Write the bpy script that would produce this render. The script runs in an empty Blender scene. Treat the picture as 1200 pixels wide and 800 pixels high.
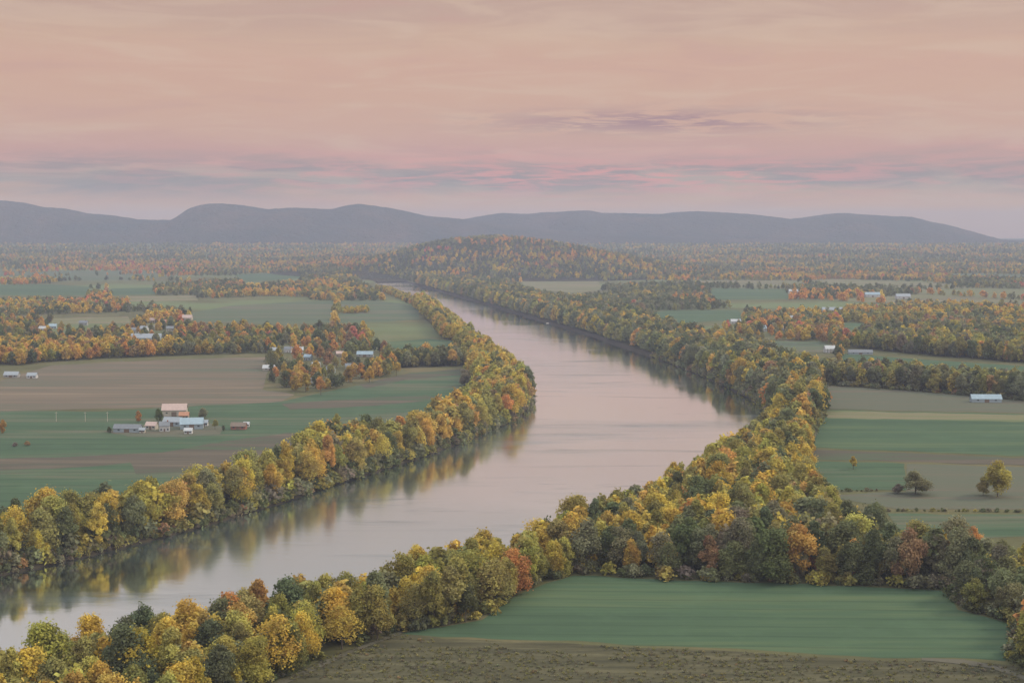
import bpy, bmesh, math, random
import numpy as np
from mathutils import Vector, Matrix, noise as mnoise

random.seed(7)
rng = np.random.default_rng(7)
C = bpy.context.scene.collection
scene = bpy.context.scene
R = math.radians

# ------------------------------------------------------------------ camera
CAM_H, F, HORIZ = 160.0, 1600.0, 272.0          # metres above the water, focal length in 1200-px pixels
PITCH = math.atan((400 - HORIZ) / F)
cam_d = bpy.data.cameras.new('camera'); cam_d.sensor_width = 36; cam_d.lens = 36 * F / 1200
cam_d.clip_start = 1; cam_d.clip_end = 60000
cam = bpy.data.objects.new('camera', cam_d); C.objects.link(cam)
cam.location = (0, 0, CAM_H); cam.rotation_euler = (math.pi / 2 - PITCH, 0, 0)
scene.camera = cam
cp, sp = math.cos(PITCH), math.sin(PITCH)

def at(x, y, z=4.0):
    """ground point (height z) seen at photo pixel x, y (1200 x 800)"""
    u, v = (x - 600) / F, (400 - y) / F
    dx, dy, dz = u, cp + v * sp, v * cp - sp
    t = (z - CAM_H) / dz
    return Vector((dx * t, dy * t, z))

def pix(X, Y, Z):
    """numpy-friendly projection to photo pixels"""
    Z = Z - CAM_H
    d = Y * cp - Z * sp
    up = Y * sp + Z * cp
    return 600 + F * X / d, 400 - F * up / d, d

def lin(r, g, b):
    f = lambda c: (c / 255 / 12.92) if c / 255 <= 0.04045 else ((c / 255 + 0.055) / 1.055) ** 2.4
    return (f(r), f(g), f(b))

# ------------------------------------------------------------------ helpers
def tag(o, label=None, cat=None, group=None, kind=None):
    if label: o['label'] = label
    if cat: o['category'] = cat
    if group: o['group'] = group
    if kind: o['kind'] = kind
    return o

def mesh_obj(name, verts, faces, mat=None, parent=None, smooth=False):
    me = bpy.data.meshes.new(name)
    me.from_pydata([tuple(v) for v in verts], [], faces)
    if mat: me.materials.append(mat)
    if smooth: me.polygons.foreach_set('use_smooth', [True] * len(me.polygons))
    me.update()
    o = bpy.data.objects.new(name, me); C.objects.link(o)
    if parent: o.parent = parent
    return o

def empty(name, loc, rz=0.0):
    o = bpy.data.objects.new(name, None); C.objects.link(o)
    o.location = loc; o.rotation_euler = (0, 0, rz); o.empty_display_size = 1
    return o

class NT:
    """tiny node-tree builder"""
    def __init__(s, tree): s.t = tree
    def n(s, typ, **kw):
        nd = s.t.nodes.new(typ)
        for k, v in kw.items(): setattr(nd, k, v)
        return nd
    def link(s, a, b): s.t.links.new(a, b)
    def put(s, sock, v):
        if isinstance(v, bpy.types.NodeSocket): s.link(v, sock)
        elif v is not None: sock.default_value = v
    def math(s, op, a, b=None, c=None, clamp=False):
        nd = s.n('ShaderNodeMath', operation=op); nd.use_clamp = clamp
        s.put(nd.inputs[0], a)
        if b is not None: s.put(nd.inputs[1], b)
        if c is not None: s.put(nd.inputs[2], c)
        return nd.outputs[0]
    def mix(s, f, a, b, blend='MIX'):
        nd = s.n('ShaderNodeMix', data_type='RGBA', blend_type=blend)
        s.put(nd.inputs[0], f)
        for i, v in ((6, a), (7, b)):
            if isinstance(v, tuple): v = (*v[:3], 1)
            s.put(nd.inputs[i], v)
        return nd.outputs[2]
    def ramp(s, f, stops, interp='LINEAR'):
        nd = s.n('ShaderNodeValToRGB'); cr = nd.color_ramp; cr.interpolation = interp
        while len(cr.elements) > 1: cr.elements.remove(cr.elements[-1])
        for i, (p, c) in enumerate(stops):
            e = cr.elements[0] if i == 0 else cr.elements.new(p)
            e.position = p; e.color = (*c[:3], 1)
        s.put(nd.inputs[0], f)
        return nd.outputs[0]
    def noise(s, vec, scale, detail=4, rough=0.55, dist=0.0):
        nd = s.n('ShaderNodeTexNoise'); s.put(nd.inputs['Vector'], vec)
        nd.inputs['Scale'].default_value = scale; nd.inputs['Detail'].default_value = detail
        nd.inputs['Roughness'].default_value = rough; nd.inputs['Distortion'].default_value = dist
        return nd.outputs['Fac']
    def mapping(s, vec, scale=(1, 1, 1), rot=(0, 0, 0), loc=(0, 0, 0)):
        nd = s.n('ShaderNodeMapping'); s.put(nd.inputs[0], vec)
        nd.inputs['Scale'].default_value = scale; nd.inputs['Rotation'].default_value = rot
        nd.inputs['Location'].default_value = loc
        return nd.outputs[0]
    def smooth(s, v, a, b):
        nd = s.n('ShaderNodeMapRange', interpolation_type='SMOOTHSTEP')
        s.put(nd.inputs[0], v); nd.inputs[1].default_value = a; nd.inputs[2].default_value = b
        return nd.outputs[0]

def new_mat(name):
    m = bpy.data.materials.new(name); m.use_nodes = True
    nt = NT(m.node_tree); nt.t.nodes.clear()
    out = nt.n('ShaderNodeOutputMaterial')
    return m, nt, out

def principled(nt, out, color, rough=0.8, normal=None, spec=0.2):
    b = nt.n('ShaderNodeBsdfPrincipled')
    if isinstance(color, tuple): color = (*color[:3], 1)
    nt.put(b.inputs['Base Color'], color); nt.put(b.inputs['Roughness'], rough)
    b.inputs['Specular IOR Level'].default_value = spec
    if normal is not None: nt.link(normal, b.inputs['Normal'])
    nt.link(b.outputs[0], out.inputs['Surface'])
    return b

def plain_mat(name, col, rough=0.7, var=0.25, scale=0.6):
    m, nt, out = new_mat(name)
    tc = nt.n('ShaderNodeTexCoord').outputs['Object']
    f = nt.noise(tc, scale, 5)
    c = nt.ramp(f, [(0.25, tuple(v * (1 - var) for v in col)), (0.75, tuple(min(1, v * (1 + var)) for v in col))])
    principled(nt, out, c, rough)
    return m

def geo_pos(nt): return nt.n('ShaderNodeNewGeometry').outputs['Position']

# ------------------------------------------------------------------ the river and the plain
LB = [(0, 676), (120, 648), (250, 614), (350, 582), (450, 550), (540, 520), (600, 494), (619, 478), (622, 466), (612, 452),
      (596, 438), (578, 424), (552, 402), (527, 380), (508, 363), (495, 354), (476, 346.5), (456, 339), (438, 330), (425, 326.2)]
RB = [(0, 822), (60, 806), (150, 778), (260, 757), (310, 748), (380, 724), (450, 717), (520, 692), (600, 674), (680, 634), (760, 604), (800, 578), (870, 536),
      (899, 512), (904, 499), (900, 487), (885, 472), (850, 453), (800, 431), (740, 410), (690, 393), (640, 378), (600, 366), (560, 354.5), (520, 343),
      (496, 336), (472, 330), (447, 326.5), (428, 325.2)]
def spline(tab, slope_near):
    pts = [at(x, y, 0) for x, y in tab]
    P = [(p.y, p.x) for p in pts]
    p0 = P[0]
    P = [(-700, p0[1] - slope_near * (p0[0] + 700))] + P
    P.sort()
    return np.array(P)
LBs, RBs = spline(LB, 1.25), spline(RB, 1.27)
def smooth_tab(T):
    Y = np.concatenate([np.arange(-700, 500, 60), np.arange(500, 1600, 12), np.arange(1600, 5080, 40)])
    X = np.interp(Y, T[:, 0], T[:, 1])
    for _ in range(1):
        X[1:-1] = 0.25 * X[:-2] + 0.5 * X[1:-1] + 0.25 * X[2:]
    wob = np.array([2.2 * mnoise.noise(Vector((y * 0.02, T[0, 1], 0.3))) + 1.3 * mnoise.noise(Vector((y * 0.09, T[0, 1], 4))) for y in Y])
    return Y, X + wob
LY, LX = smooth_tab(LBs); RY, RX = smooth_tab(RBs)
D_END = at(426, 325.6, 0).y
def bank_l(y): return np.interp(y, LY, LX)
def bank_r(y): return np.interp(y, RY, RX)

m_ground, nt, out = new_mat('ground_cover')
p = geo_pos(nt)
n1 = nt.noise(p, 0.012, 6, 0.6); n2 = nt.noise(p, 0.25, 4, 0.65)
c = nt.ramp(n1, [(0.3, (0.075, 0.070, 0.036)), (0.5, (0.10, 0.105, 0.05)), (0.7, (0.16, 0.13, 0.075))])
big = nt.smooth(nt.noise(nt.mapping(p, (0.0016, 0.0022, 1)), 1.0, 4, 0.6), 0.44, 0.60)
far = nt.n('ShaderNodeSeparateXYZ'); nt.link(p, far.inputs[0])
farm = nt.smooth(far.outputs[1], 1600, 2400)
c = nt.mix(nt.math('MULTIPLY', farm, big), c, (0.13, 0.175, 0.085))
c = nt.mix(nt.math('MULTIPLY', n2, 0.6), c, (0.045, 0.042, 0.026))
c = nt.mix(nt.smooth(far.outputs[2], 3.95, 3.2), c, (0.05, 0.043, 0.034))
principled(nt, out, c, 0.95, spec=0.1)

W = 14000.0
def rise(y): return np.clip((np.asarray(y, float) - 5700.0) * 0.0206, 0.0, 74.0)
ys = np.concatenate([np.array([-3000, -1500, -900]), LY[(LY < D_END)], np.array([D_END, D_END + 30, 5700, 9300, 11000, 18000])])
V, Fc = [], []
for y in ys:
    if y < D_END and y >= -700:
        a, b = float(bank_l(y)), float(bank_r(y))
        if b - a < 6: b = a + 6
    elif y < -700:
        a = float(LX[0] - 1.25 * (-700 - y)); b = float(RX[0] - 1.25 * (-700 - y))
    else:
        a = b = float(at(426, 325.6, 0).x)
    zl = -1.6 if a < b else 4.0
    if y >= 5700:
        z_ = 4 + float(rise(y)); V += [(-W, y, z_)] + [(a - 9 + 2 * q, y, z_) for q in range(8)] + [(W, y, z_)]
        continue
    V += [(-W, y, 4), (a - 9, y, 4), (a - 3.5, y, 3.2), (a - 0.6, y, 0.2 if a < b else 4), (a + 2, y, zl),
          (b - 2, y, zl), (b + 0.6, y, 0.2 if a < b else 4), (b + 3.5, y, 3.2), (b + 9, y, 4), (W, y, 4)]
for i in range(len(ys) - 1):
    o0, o1 = i * 10, (i + 1) * 10
    for k in list(range(4)) + list(range(5, 9)) + ([4] if ys[i] >= D_END - 0.01 else []):
        Fc.append((o0 + k, o0 + k + 1, o1 + k + 1, o1 + k))
g = mesh_obj('ground', V, Fc, m_ground); tag(g, kind='structure')

# water
m_water, nt, out = new_mat('river_water')
p = geo_pos(nt)
band = nt.noise(nt.mapping(p, (0.0045, 0.020, 1), (0, 0, R(-8))), 1.0, 4, 0.6, 0.6)
wide = nt.noise(nt.mapping(p, (0.0022, 0.0032, 1), (0, 0, R(25)), (3, 1, 0)), 1.0, 3, 0.5, 0.4)
strk = nt.noise(nt.mapping(p, (0.0065, 0.022, 1), (0, 0, R(-6)), (11, 4, 0)), 1.0, 4, 0.6, 0.8)
strk = nt.smooth(strk, 0.53, 0.74)
band = nt.math('ADD', nt.math('MULTIPLY', nt.smooth(band, 0.52, 0.70), 0.5), nt.math('MULTIPLY', nt.smooth(wide, 0.45, 0.60), 0.6), clamp=True)
rip = nt.noise(nt.mapping(p, (0.10, 0.22, 1), (0, 0, R(15))), 1.0, 4, 0.6)
bmp = nt.n('ShaderNodeBump'); nt.link(rip, bmp.inputs['Height'])
nt.put(bmp.inputs['Strength'], nt.math('MULTIPLY_ADD', band, 0.05, 0.018)); bmp.inputs['Distance'].default_value = 1.2
gl = nt.n('ShaderNodeBsdfGlossy'); gl.inputs['Color'].default_value = (0.93, 0.965, 0.96, 1)
nt.put(gl.inputs['Roughness'], nt.math('MULTIPLY_ADD', band, 0.10, 0.075)); nt.link(bmp.outputs[0], gl.inputs['Normal'])
silt_sky_tint = nt.n('ShaderNodeBsdfDiffuse'); silt_sky_tint.inputs['Color'].default_value = (0.06, 0.085, 0.092, 1)  # silty body colour shifted blue, painting sky tone of wind-rippled patches
frs = nt.n('ShaderNodeFresnel'); frs.inputs['IOR'].default_value = 1.33
fac = nt.math('MULTIPLY_ADD', frs.outputs[0], 0.55, nt.math('SUBTRACT', nt.math('MULTIPLY_ADD', band, -0.30, 0.84), nt.math('MULTIPLY', strk, 0.30)), clamp=True)  # patches and streaks uncover that blue, painting in duller ripple reflections
mx = nt.n('ShaderNodeMixShader'); nt.link(fac, mx.inputs[0]); nt.link(silt_sky_tint.outputs[0], mx.inputs[1]); nt.link(gl.outputs[0], mx.inputs[2])
nt.link(mx.outputs[0], out.inputs['Surface'])
w = mesh_obj('water', [(-6000, -3000, 0), (1500, -3000, 0), (1500, 5150, 0), (-6000, 5150, 0)], [(0, 1, 2, 3)], m_water)
tag(w, kind='structure')

# ------------------------------------------------------------------ hills
def wooded_hill_z(X, Y):
    """low wooded rise beyond the river's far end, height above the plain"""
    c0 = at(585, 300, 4)
    z = 0.0
    for (cx, cy, hx, hy, h) in ((-110, 5800, 330, 800, 66), (-350, 5550, 250, 600, 34), (150, 5650, 320, 700, 42), (470, 5550, 320, 650, 26), (-650, 5500, 300, 600, 14), (-760, 6500, 380, 600, 16), (0, 5000, 460, 560, 14)):
        z = z + h * np.exp(-((X - cx) / hx) ** 2 - ((Y - cy) / hy) ** 2)
    return np.maximum(z * 1.32 - 6.0, -3.0)

m_hill, nt, out = new_mat('wooded_slope')
p = geo_pos(nt)
n1 = nt.noise(p, 0.0022, 5, 0.6); n2 = nt.noise(p, 0.02, 5, 0.7)
c = nt.ramp(n1, [(0.35, (0.040, 0.058, 0.045)), (0.55, (0.085, 0.075, 0.055)), (0.7, (0.15, 0.10, 0.07))])
c = nt.mix(nt.math('MULTIPLY', n2, 0.8), c, (0.025, 0.03, 0.024))
hb = nt.n('ShaderNodeBump'); nt.link(nt.noise(p, 0.018, 4, 0.7), hb.inputs['Height']); hb.inputs['Strength'].default_value = 1.0; hb.inputs['Distance'].default_value = 90
principled(nt, out, c, 0.95, hb.outputs[0], spec=0.05)

xs = np.linspace(-1500, 1200, 70); yy = np.linspace(4350, 7600, 60)
V = [(x, y, 3.0 + float(rise(y)) + float(wooded_hill_z(x, y))) for y in yy for x in xs]
Fc = [(j * 70 + i, j * 70 + i + 1, (j + 1) * 70 + i + 1, (j + 1) * 70 + i) for j in range(59) for i in range(69)]
tag(mesh_obj('hill', V, Fc, m_hill, smooth=True), kind='structure')

def ridge(profile, D, depth, xmin, xmax, seed, n=420, rows=44):
    """a long ridge whose crest at distance D follows the skyline profile"""
    px = [q[0] for q in profile]; py = [q[1] for q in profile]
    X = np.linspace(xmin, xmax, n)
    sky = np.interp(600 + F * X / (D * cp), px, py)
    crest = np.array([CAM_H + D * (HORIZ - s_) / F for s_ in sky])
    V, Fc = [], []
    rng_ = None
    for j in range(rows):
        t = j / (rows - 1) * 2 - 1
        for i, x in enumerate(X):
            prof = math.exp(-(t * 1.55) ** 2) - math.exp(-1.55 ** 2)
            prof /= (1 - math.exp(-1.55 ** 2))
            spur = 1 + 0.8 * (1 - prof) * mnoise.fractal(Vector((x * 0.0016, t * 1.3 + seed, seed)), 1.0, 2.0, 4) * min(1, abs(t) * 3)
            z = crest[i] * max(prof * spur, 0) + 3.5 * mnoise.noise(Vector((x * 0.006, t * 9, seed))) + 4.0 * mnoise.noise(Vector((x * 0.03, t * 30, seed)))
            wob = 260 * mnoise.noise(Vector((x * 0.0007, seed, 2)))
            V.append((x, D + t * depth + wob * (1 - 0.5 * abs(t)), z - 2 - 6 * (abs(t) > 0.99)))
    for j in range(rows - 1):
        for i in range(n - 1):
            Fc.append((j * n + i, j * n + i + 1, (j + 1) * n + i + 1, (j + 1) * n + i))
    tag(mesh_obj('hills', V, Fc, m_hill, smooth=True), kind='structure')

ridge([(-600, 246), (-200, 238), (-60, 234), (0, 235), (25, 237), (45, 242), (70, 244), (100, 250), (130, 252), (160, 257), (205, 258), (215, 253), (228, 244), (243, 239), (262, 238.5), (285, 240.5),
       (315, 245), (345, 243.5), (390, 245), (405, 241), (420, 239), (440, 241), (470, 246), (500, 253), (540, 256), (580, 262), (640, 268), (720, 274), (900, 280), (2000, 281)], 10600, 1500, -5600, 3200, 3)
ridge([(-600, 276), (300, 276), (440, 268), (500, 262), (545, 256), (575, 251), (590, 249.5), (620, 250.5), (640, 249), (675, 247), (690, 247), (705, 249.5), (740, 250), (775, 251), (790, 248.5), (815, 247.5), (850, 249), (880, 251),
       (905, 254), (925, 256.5), (940, 255), (970, 250.5), (990, 249.5), (1020, 252), (1065, 254), (1085, 259), (1110, 264), (1135, 272), (1150, 279), (1200, 282), (1500, 283)], 11600, 1700, -3200, 6300, 9)
ridge([(-600, 278), (600, 276), (1130, 278), (1160, 280.5), (1230, 280), (1400, 276), (1900, 270)], 14000, 1500, -5800, 8000, 17)

# ------------------------------------------------------------------ fields
def field_mat(name, c1, c2, c3=None, sx=0.0025, sy=0.05, rot=0.0, fine=0.12, tram=None):
    m, nt, out = new_mat(name)
    p = geo_pos(nt)
    mp = nt.mapping(p, (sx, sy, 1), (0, 0, rot), (random.random() * 50, random.random() * 50, 0))
    f = nt.noise(mp, 1.0, 5, 0.6, 0.3)
    mp2 = nt.mapping(p, (sx * 3, sy * 5, 1), (0, 0, rot))
    f2 = nt.noise(mp2, 1.0, 3, 0.6)
    f = nt.math('MULTIPLY_ADD', f2, 0.35, nt.math('MULTIPLY', f, 0.75))
    st = [(0.42, c1), (0.55, c2)]
    if c3: st.append((0.67, c3))
    c = nt.ramp(f, st)
    if tram:
        sp_ = nt.n('ShaderNodeSeparateXYZ'); nt.link(nt.mapping(p, (1, 1, 1), (0, 0, rot)), sp_.inputs[0])
        wv = nt.math('SINE', nt.math('ADD', nt.math('MULTIPLY', sp_.outputs[1], 2 * math.pi / tram), nt.math('MULTIPLY', nt.noise(p, 0.02, 2), 2.0)))
        c = nt.mix(nt.math('MULTIPLY', nt.smooth(wv, 0.75, 1.0), 0.32), c, tuple(v * 0.6 for v in c1))
        pt = nt.noise(p, 0.035, 4, 0.65)
        c = nt.mix(nt.math('MULTIPLY', nt.smooth(pt, 0.5, 0.75), 0.35), c, tuple(v * 1.35 for v in c2))
    g_ = nt.noise(p, 0.6, 4, 0.7)
    c = nt.mix(nt.math('MULTIPLY', g_, fine * 2), c, tuple(v * 0.55 for v in c1))
    principled(nt, out, c, 0.95, spec=0.08)
    return m

GREEN = (0.054, 0.092, 0.055); GREEN_D = (0.044, 0.076, 0.048); GREEN_L = (0.080, 0.112, 0.061); GREEN_Y = (0.122, 0.136, 0.072)
BROWN = (0.120, 0.099, 0.078); BROWN_D = (0.076, 0.068, 0.057); TAN = (0.182, 0.145, 0.11); GREYG = (0.085, 0.10, 0.074)
MF = {
    'near_green': field_mat('winter_wheat', GREEN_D, GREEN, GREEN_L, 0.003, 0.035, R(2), 0.06, 13),
    'rough': field_mat('rough_stubble', (0.05, 0.05, 0.032), (0.078, 0.075, 0.045), (0.12, 0.113, 0.068), 0.02, 0.16, R(4), 0.3),
    'left_green': field_mat('meadow_green', GREEN_D, GREEN, (0.105, 0.105, 0.075), 0.0026, 0.024, R(-2), 0.08, 24),
    'left_strip': field_mat('ploughed_strip', (0.062, 0.09, 0.056), BROWN_D, BROWN, 0.003, 0.03, R(-3), 0.1),
    'left_brown': field_mat('harvested_soil', GREYG, BROWN, TAN, 0.0018, 0.022, R(-2), 0.08),
    'far_mix': field_mat('far_meadow', (0.066, 0.085, 0.062), (0.075, 0.105, 0.066), (0.115, 0.105, 0.08), 0.002, 0.012, 0, 0.05),
    'far_green': field_mat('far_green_meadow', GREEN_D, GREEN, GREEN_L, 0.002, 0.012, 0, 0.05),
    'far_tan': field_mat('far_tan_meadow', BROWN, GREEN_Y, TAN, 0.002, 0.012, 0, 0.05),
    'right_brown': field_mat('turned_soil', BROWN_D, (0.092, 0.085, 0.066), BROWN, 0.003, 0.05, R(1), 0.08),
    'right_grey': field_mat('fallow', (0.10, 0.10, 0.075), GREYG, BROWN, 0.004, 0.05, R(1), 0.12),
    'yellow_strip': field_mat('yellow_stubble', GREEN_L, GREEN_Y, TAN, 0.003, 0.06, R(1), 0.08),
    'path': field_mat('dirt_track', (0.075, 0.074, 0.054), (0.098, 0.094, 0.074), None, 0.05, 0.2, 0.4, 0.1),
}
FIELDS = [  # (name, material, height step, photo outline)
    ('field', 'near_green', 1, [(565, 726), (600, 700), (640, 683), (672, 674), (800, 680), (1000, 686), (1110, 692), (1122, 714), (1182, 730), (1186, 760), (1178, 774), (1000, 768), (800, 757), (640, 750), (520, 746), (470, 742)]),
    ('field', 'rough', 0, [(300, 812), (380, 770), (468, 741), (520, 748), (800, 760), (1000, 771), (1185, 779), (1260, 800), (1400, 1000), (0, 1000), (200, 860)]),
    ('field', 'left_green', 0, [(-420, 482), (0, 480), (120, 482), (330, 470), (440, 447), (540, 436), (550, 452), (538, 484), (450, 528), (390, 522), (330, 556), (250, 586), (180, 608), (100, 622), (0, 642), (-420, 760)]),
    ('field', 'left_strip', 1, [(150, 536), (250, 519), (335, 507), (390, 505), (380, 522), (300, 545), (230, 553), (160, 556)]),
    ('field', 'left_strip', 1, [(-300, 545), (0, 537), (100, 534), (200, 530), (150, 542), (60, 549), (0, 551), (-300, 570)]),
    ('field', 'left_brown', 1, [(-420, 446), (0, 446), (60, 428), (200, 421), (318, 418), (308, 456), (345, 462), (330, 470), (200, 477), (0, 481), (-420, 486)]),
    ('field', 'left_strip', 1, [(420, 450), (480, 437), (540, 432), (543, 439), (480, 444), (430, 455)]),
    ('field', 'left_strip', 1, [(330, 473), (400, 468), (500, 463), (520, 468), (420, 476), (340, 480)]),
    ('field', 'far_mix', 0, [(215, 368), (270, 358), (340, 354), (392, 352), (390, 378), (330, 380), (230, 377)]),
    ('field', 'far_mix', 0, [(398, 353), (440, 352), (475, 356), (490, 363), (492, 374), (450, 377), (396, 378)]),
    ('field', 'far_green', 0, [(450, 401), (500, 397), (532, 399), (540, 409), (470, 412)]),
    ('field', 'far_green', 0, [(-60, 335), (60, 333), (105, 336), (100, 346), (-60, 346)]),
    ('field', 'far_green', 0, [(130, 338), (180, 337), (182, 345), (130, 346)]),
    ('field', 'far_green', 0, [(275, 322), (350, 319), (352, 326), (290, 330)]),
    ('field', 'far_tan', 0, [(60, 373), (150, 371), (155, 378), (60, 380)]),
    ('field', 'far_tan', 0, [(150, 347), (230, 346), (232, 352), (150, 353)]),
    ('field', 'right_grey', 0, [(968, 452), (1070, 458), (1200, 470), (1420, 485), (1420, 496), (1200, 484), (968, 479)]),
    ('field', 'near_green', 0, [(968, 480), (1200, 485), (1420, 497), (1420, 545), (1200, 534), (1050, 528), (950, 524)]),
    ('field', 'yellow_strip', 1, [(968, 481), (1200, 486), (1420, 498), (1420, 508), (1200, 494), (970, 490)]),
    ('field', 'left_strip', 0, [(948, 526), (1050, 530), (1200, 536), (1420, 547), (1420, 560), (1200, 545), (1060, 541), (945, 537)]),
    ('field', 'left_green', 0, [(945, 539), (1060, 543), (1062, 574), (1000, 574), (944, 570)]),
    ('field', 'right_grey', 0, [(1063, 543), (1200, 547), (1420, 562), (1420, 604), (1200, 596), (1050, 596), (965, 580), (1062, 576)]),
    ('field', 'left_green', 0, [(1040, 601), (1200, 602), (1420, 612), (1420, 640), (1200, 628), (1060, 632)]),
    ('field', 'far_green', 0, [(985, 414), (1040, 418), (1200, 429), (1400, 442), (1400, 450), (1200, 440), (1050, 428), (985, 421)]),
    ('field', 'far_green', 0, [(748, 368), (780, 364), (866, 363), (872, 374), (790, 379)]),
    ('field', 'far_tan', 0, [(608, 328), (700, 327), (706, 340), (670, 343), (620, 338)]),
    ('field', 'far_green', 0, [(830, 338), (920, 339), (925, 350), (840, 351)]),
    ('field', 'far_green', 0, [(985, 378), (1085, 380), (1082, 388), (985, 386)]),
    ('field', 'far_mix', 0, [(880, 399), (960, 400), (985, 408), (960, 413), (890, 408)]),
    ('yard', 'right_grey', 1, [(120, 505), (170, 497), (235, 493), (262, 500), (258, 509), (215, 512), (150, 511)]),
    ('path', 'path', 2, [(262, 830), (330, 796), (400, 765), (470, 739), (473, 741), (404, 768), (336, 800), (272, 834)]),
    ('path', 'path', 2, [(1080, 770), (1130, 772), (1172, 780), (1200, 791), (1260, 822), (1252, 823), (1194, 793), (1160, 782), (1080, 773)]),
]
for fi, (name, mk, step, poly) in enumerate(FIELDS):
    V = []; zf = 4.02 + 0.004 * fi + 0.02 * step
    for k in range(len(poly)):
        a, b = at(*poly[k], zf), at(*poly[(k + 1) % len(poly)], zf)
        nseg = max(1, min(40, int((b - a).length / 9)))
        for q in range(nseg):
            v = a.lerp(b, q / nseg)
            j = 4.5 if 0 < q else 0
            v.y += j * (mnoise.noise(Vector((v.x * 0.03, v.y * 0.03, 1))) + 0.5 * mnoise.noise(Vector((v.x * 0.13, v.y * 0.13, 1)))) * min(1.6, v.y / 700) * (0.4 if step == 2 else 1)
            V.append(v)
    bm = bmesh.new(); vs = [bm.verts.new(v) for v in V]
    f = bm.faces.new(vs)
    f.normal_update()
    if f.normal.z < 0: f.normal_flip()
    bmesh.ops.triangulate(bm, faces=bm.faces[:])
    me = bpy.data.meshes.new(name); bm.to_mesh(me); bm.free(); me.materials.append(MF[mk])
    o = bpy.data.objects.new(name, me); C.objects.link(o); tag(o, kind='structure')

# ------------------------------------------------------------------ buildings
_mc = {}
def bm_(name, col, rough=0.6):
    if name not in _mc: _mc[name] = plain_mat(name, col, rough, 0.12, 0.5)
    return _mc[name]
WALLS = {'white': (0.43, 0.44, 0.47), 'cream': (0.36, 0.34, 0.31), 'grey': (0.27, 0.28, 0.30), 'red': (0.24, 0.11, 0.09), 'blue': (0.26, 0.32, 0.38), 'tan': (0.30, 0.26, 0.22)}
ROOFS = {'slate': (0.15, 0.17, 0.20), 'blue': (0.24, 0.33, 0.41), 'pink': (0.38, 0.30, 0.29), 'white': (0.38, 0.41, 0.45), 'brown': (0.16, 0.13, 0.11), 'rust': (0.34, 0.18, 0.12), 'pale': (0.25, 0.29, 0.34)}
def box(x0, x1, y0, y1, z0, z1):
    V = [(x0, y0, z0), (x1, y0, z0), (x1, y1, z0), (x0, y1, z0), (x0, y0, z1), (x1, y0, z1), (x1, y1, z1), (x0, y1, z1)]
    return V, [(0, 3, 2, 1), (4, 5, 6, 7), (0, 1, 5, 4), (1, 2, 6, 5), (2, 3, 7, 6), (3, 0, 4, 7)]
m_glass = bm_('window_glass', (0.06, 0.075, 0.09), 0.15); m_doorw = bm_('door_paint', (0.16, 0.12, 0.10), 0.6); m_trim = bm_('trim_paint', (0.7, 0.7, 0.68), 0.6)
m_brick = bm_('chimney_brick', (0.25, 0.11, 0.08), 0.9)

HOUSES = []
def house(px_, py_, L, Wd, H, rot, wall, roof, name, label, cat='house', barn=False, pitch=0.42, group=None, nwin=3):
    L, Wd, H = L * 0.84, Wd * 0.84, H * 0.84
    p_ = at(px_, py_, 4.0)
    HOUSES.append((px_, py_, L * F / p_.y, (H + Wd * pitch) * F / p_.y, p_.y))
    e = empty(name, (p_.x, p_.y, 4.2), R(rot))
    tag(e, label, cat, group)
    a, b = L / 2, Wd / 2; rh = Wd * pitch
    V = [(-a, -b, 0), (a, -b, 0), (a, b, 0), (-a, b, 0), (-a, -b, H), (a, -b, H), (a, b, H), (-a, b, H), (-a, 0, H + rh), (a, 0, H + rh)]
    mesh_obj('wall', V, [(0, 1, 5, 4), (1, 2, 6, 9, 5), (2, 3, 7, 6), (3, 0, 4, 8, 7)], bm_('wall_' + wall, WALLS[wall]), e)
    oh = 0.5; t = 0.22; k = rh / b
    y0 = b + oh; z0 = H - oh * k + 0.06; zt = H + rh + 0.06
    V = [(-a - oh, -y0, z0), (a + oh, -y0, z0), (a + oh, 0, zt), (-a - oh, 0, zt), (-a - oh, y0, z0), (a + oh, y0, z0)]
    V += [(x, y, z + t) for x, y, z in V]
    Fc = [(0, 3, 2, 1), (3, 4, 5, 2), (6, 7, 8, 9), (9, 8, 11, 10), (0, 1, 7, 6), (4, 10, 11, 5), (1, 2, 8, 7), (2, 5, 11, 8), (0, 6, 9, 3), (3, 9, 10, 4)]
    rf = mesh_obj('roof', V, Fc, bm_('roof_' + roof, ROOFS[roof], 0.5), e)
    if barn:
        dw = min(4.2, L * 0.22); V, Fc = box(-dw / 2, dw / 2, -b - 0.14, -b + 0.02, 0, min(H - 0.4, 3.8)); mesh_obj('door', V, Fc, m_doorw, e)
        for s in (-0.3, 0.3):
            V, Fc = box(L * s - 0.8, L * s + 0.8, -b - 0.10, -b + 0.02, H * 0.45, H * 0.45 + 1.1); mesh_obj('window', V, Fc, m_glass, e)
    else:
        V, Fc = box(-0.6, 0.6, -b - 0.12, -b + 0.02, 0, 2.2); mesh_obj('door', V, Fc, m_doorw, e)
        fl = (0.9, 3.6) if H > 4.6 else (0.9,)
        for z in fl:
            for s in (-0.33, 0.33) + ((0.0,) if z > 3 else ()):
                V, Fc = box(L * s - 0.6, L * s + 0.6, -b - 0.09, -b + 0.02, z, z + 1.4); mesh_obj('window', V, Fc, m_glass, e)
        V, Fc = box(L * 0.26, L * 0.26 + 0.9, -0.45, 0.45, H + rh * 0.5, H + rh + 1.2); mesh_obj('chimney', V, Fc, m_brick, rf)
    return e
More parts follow.
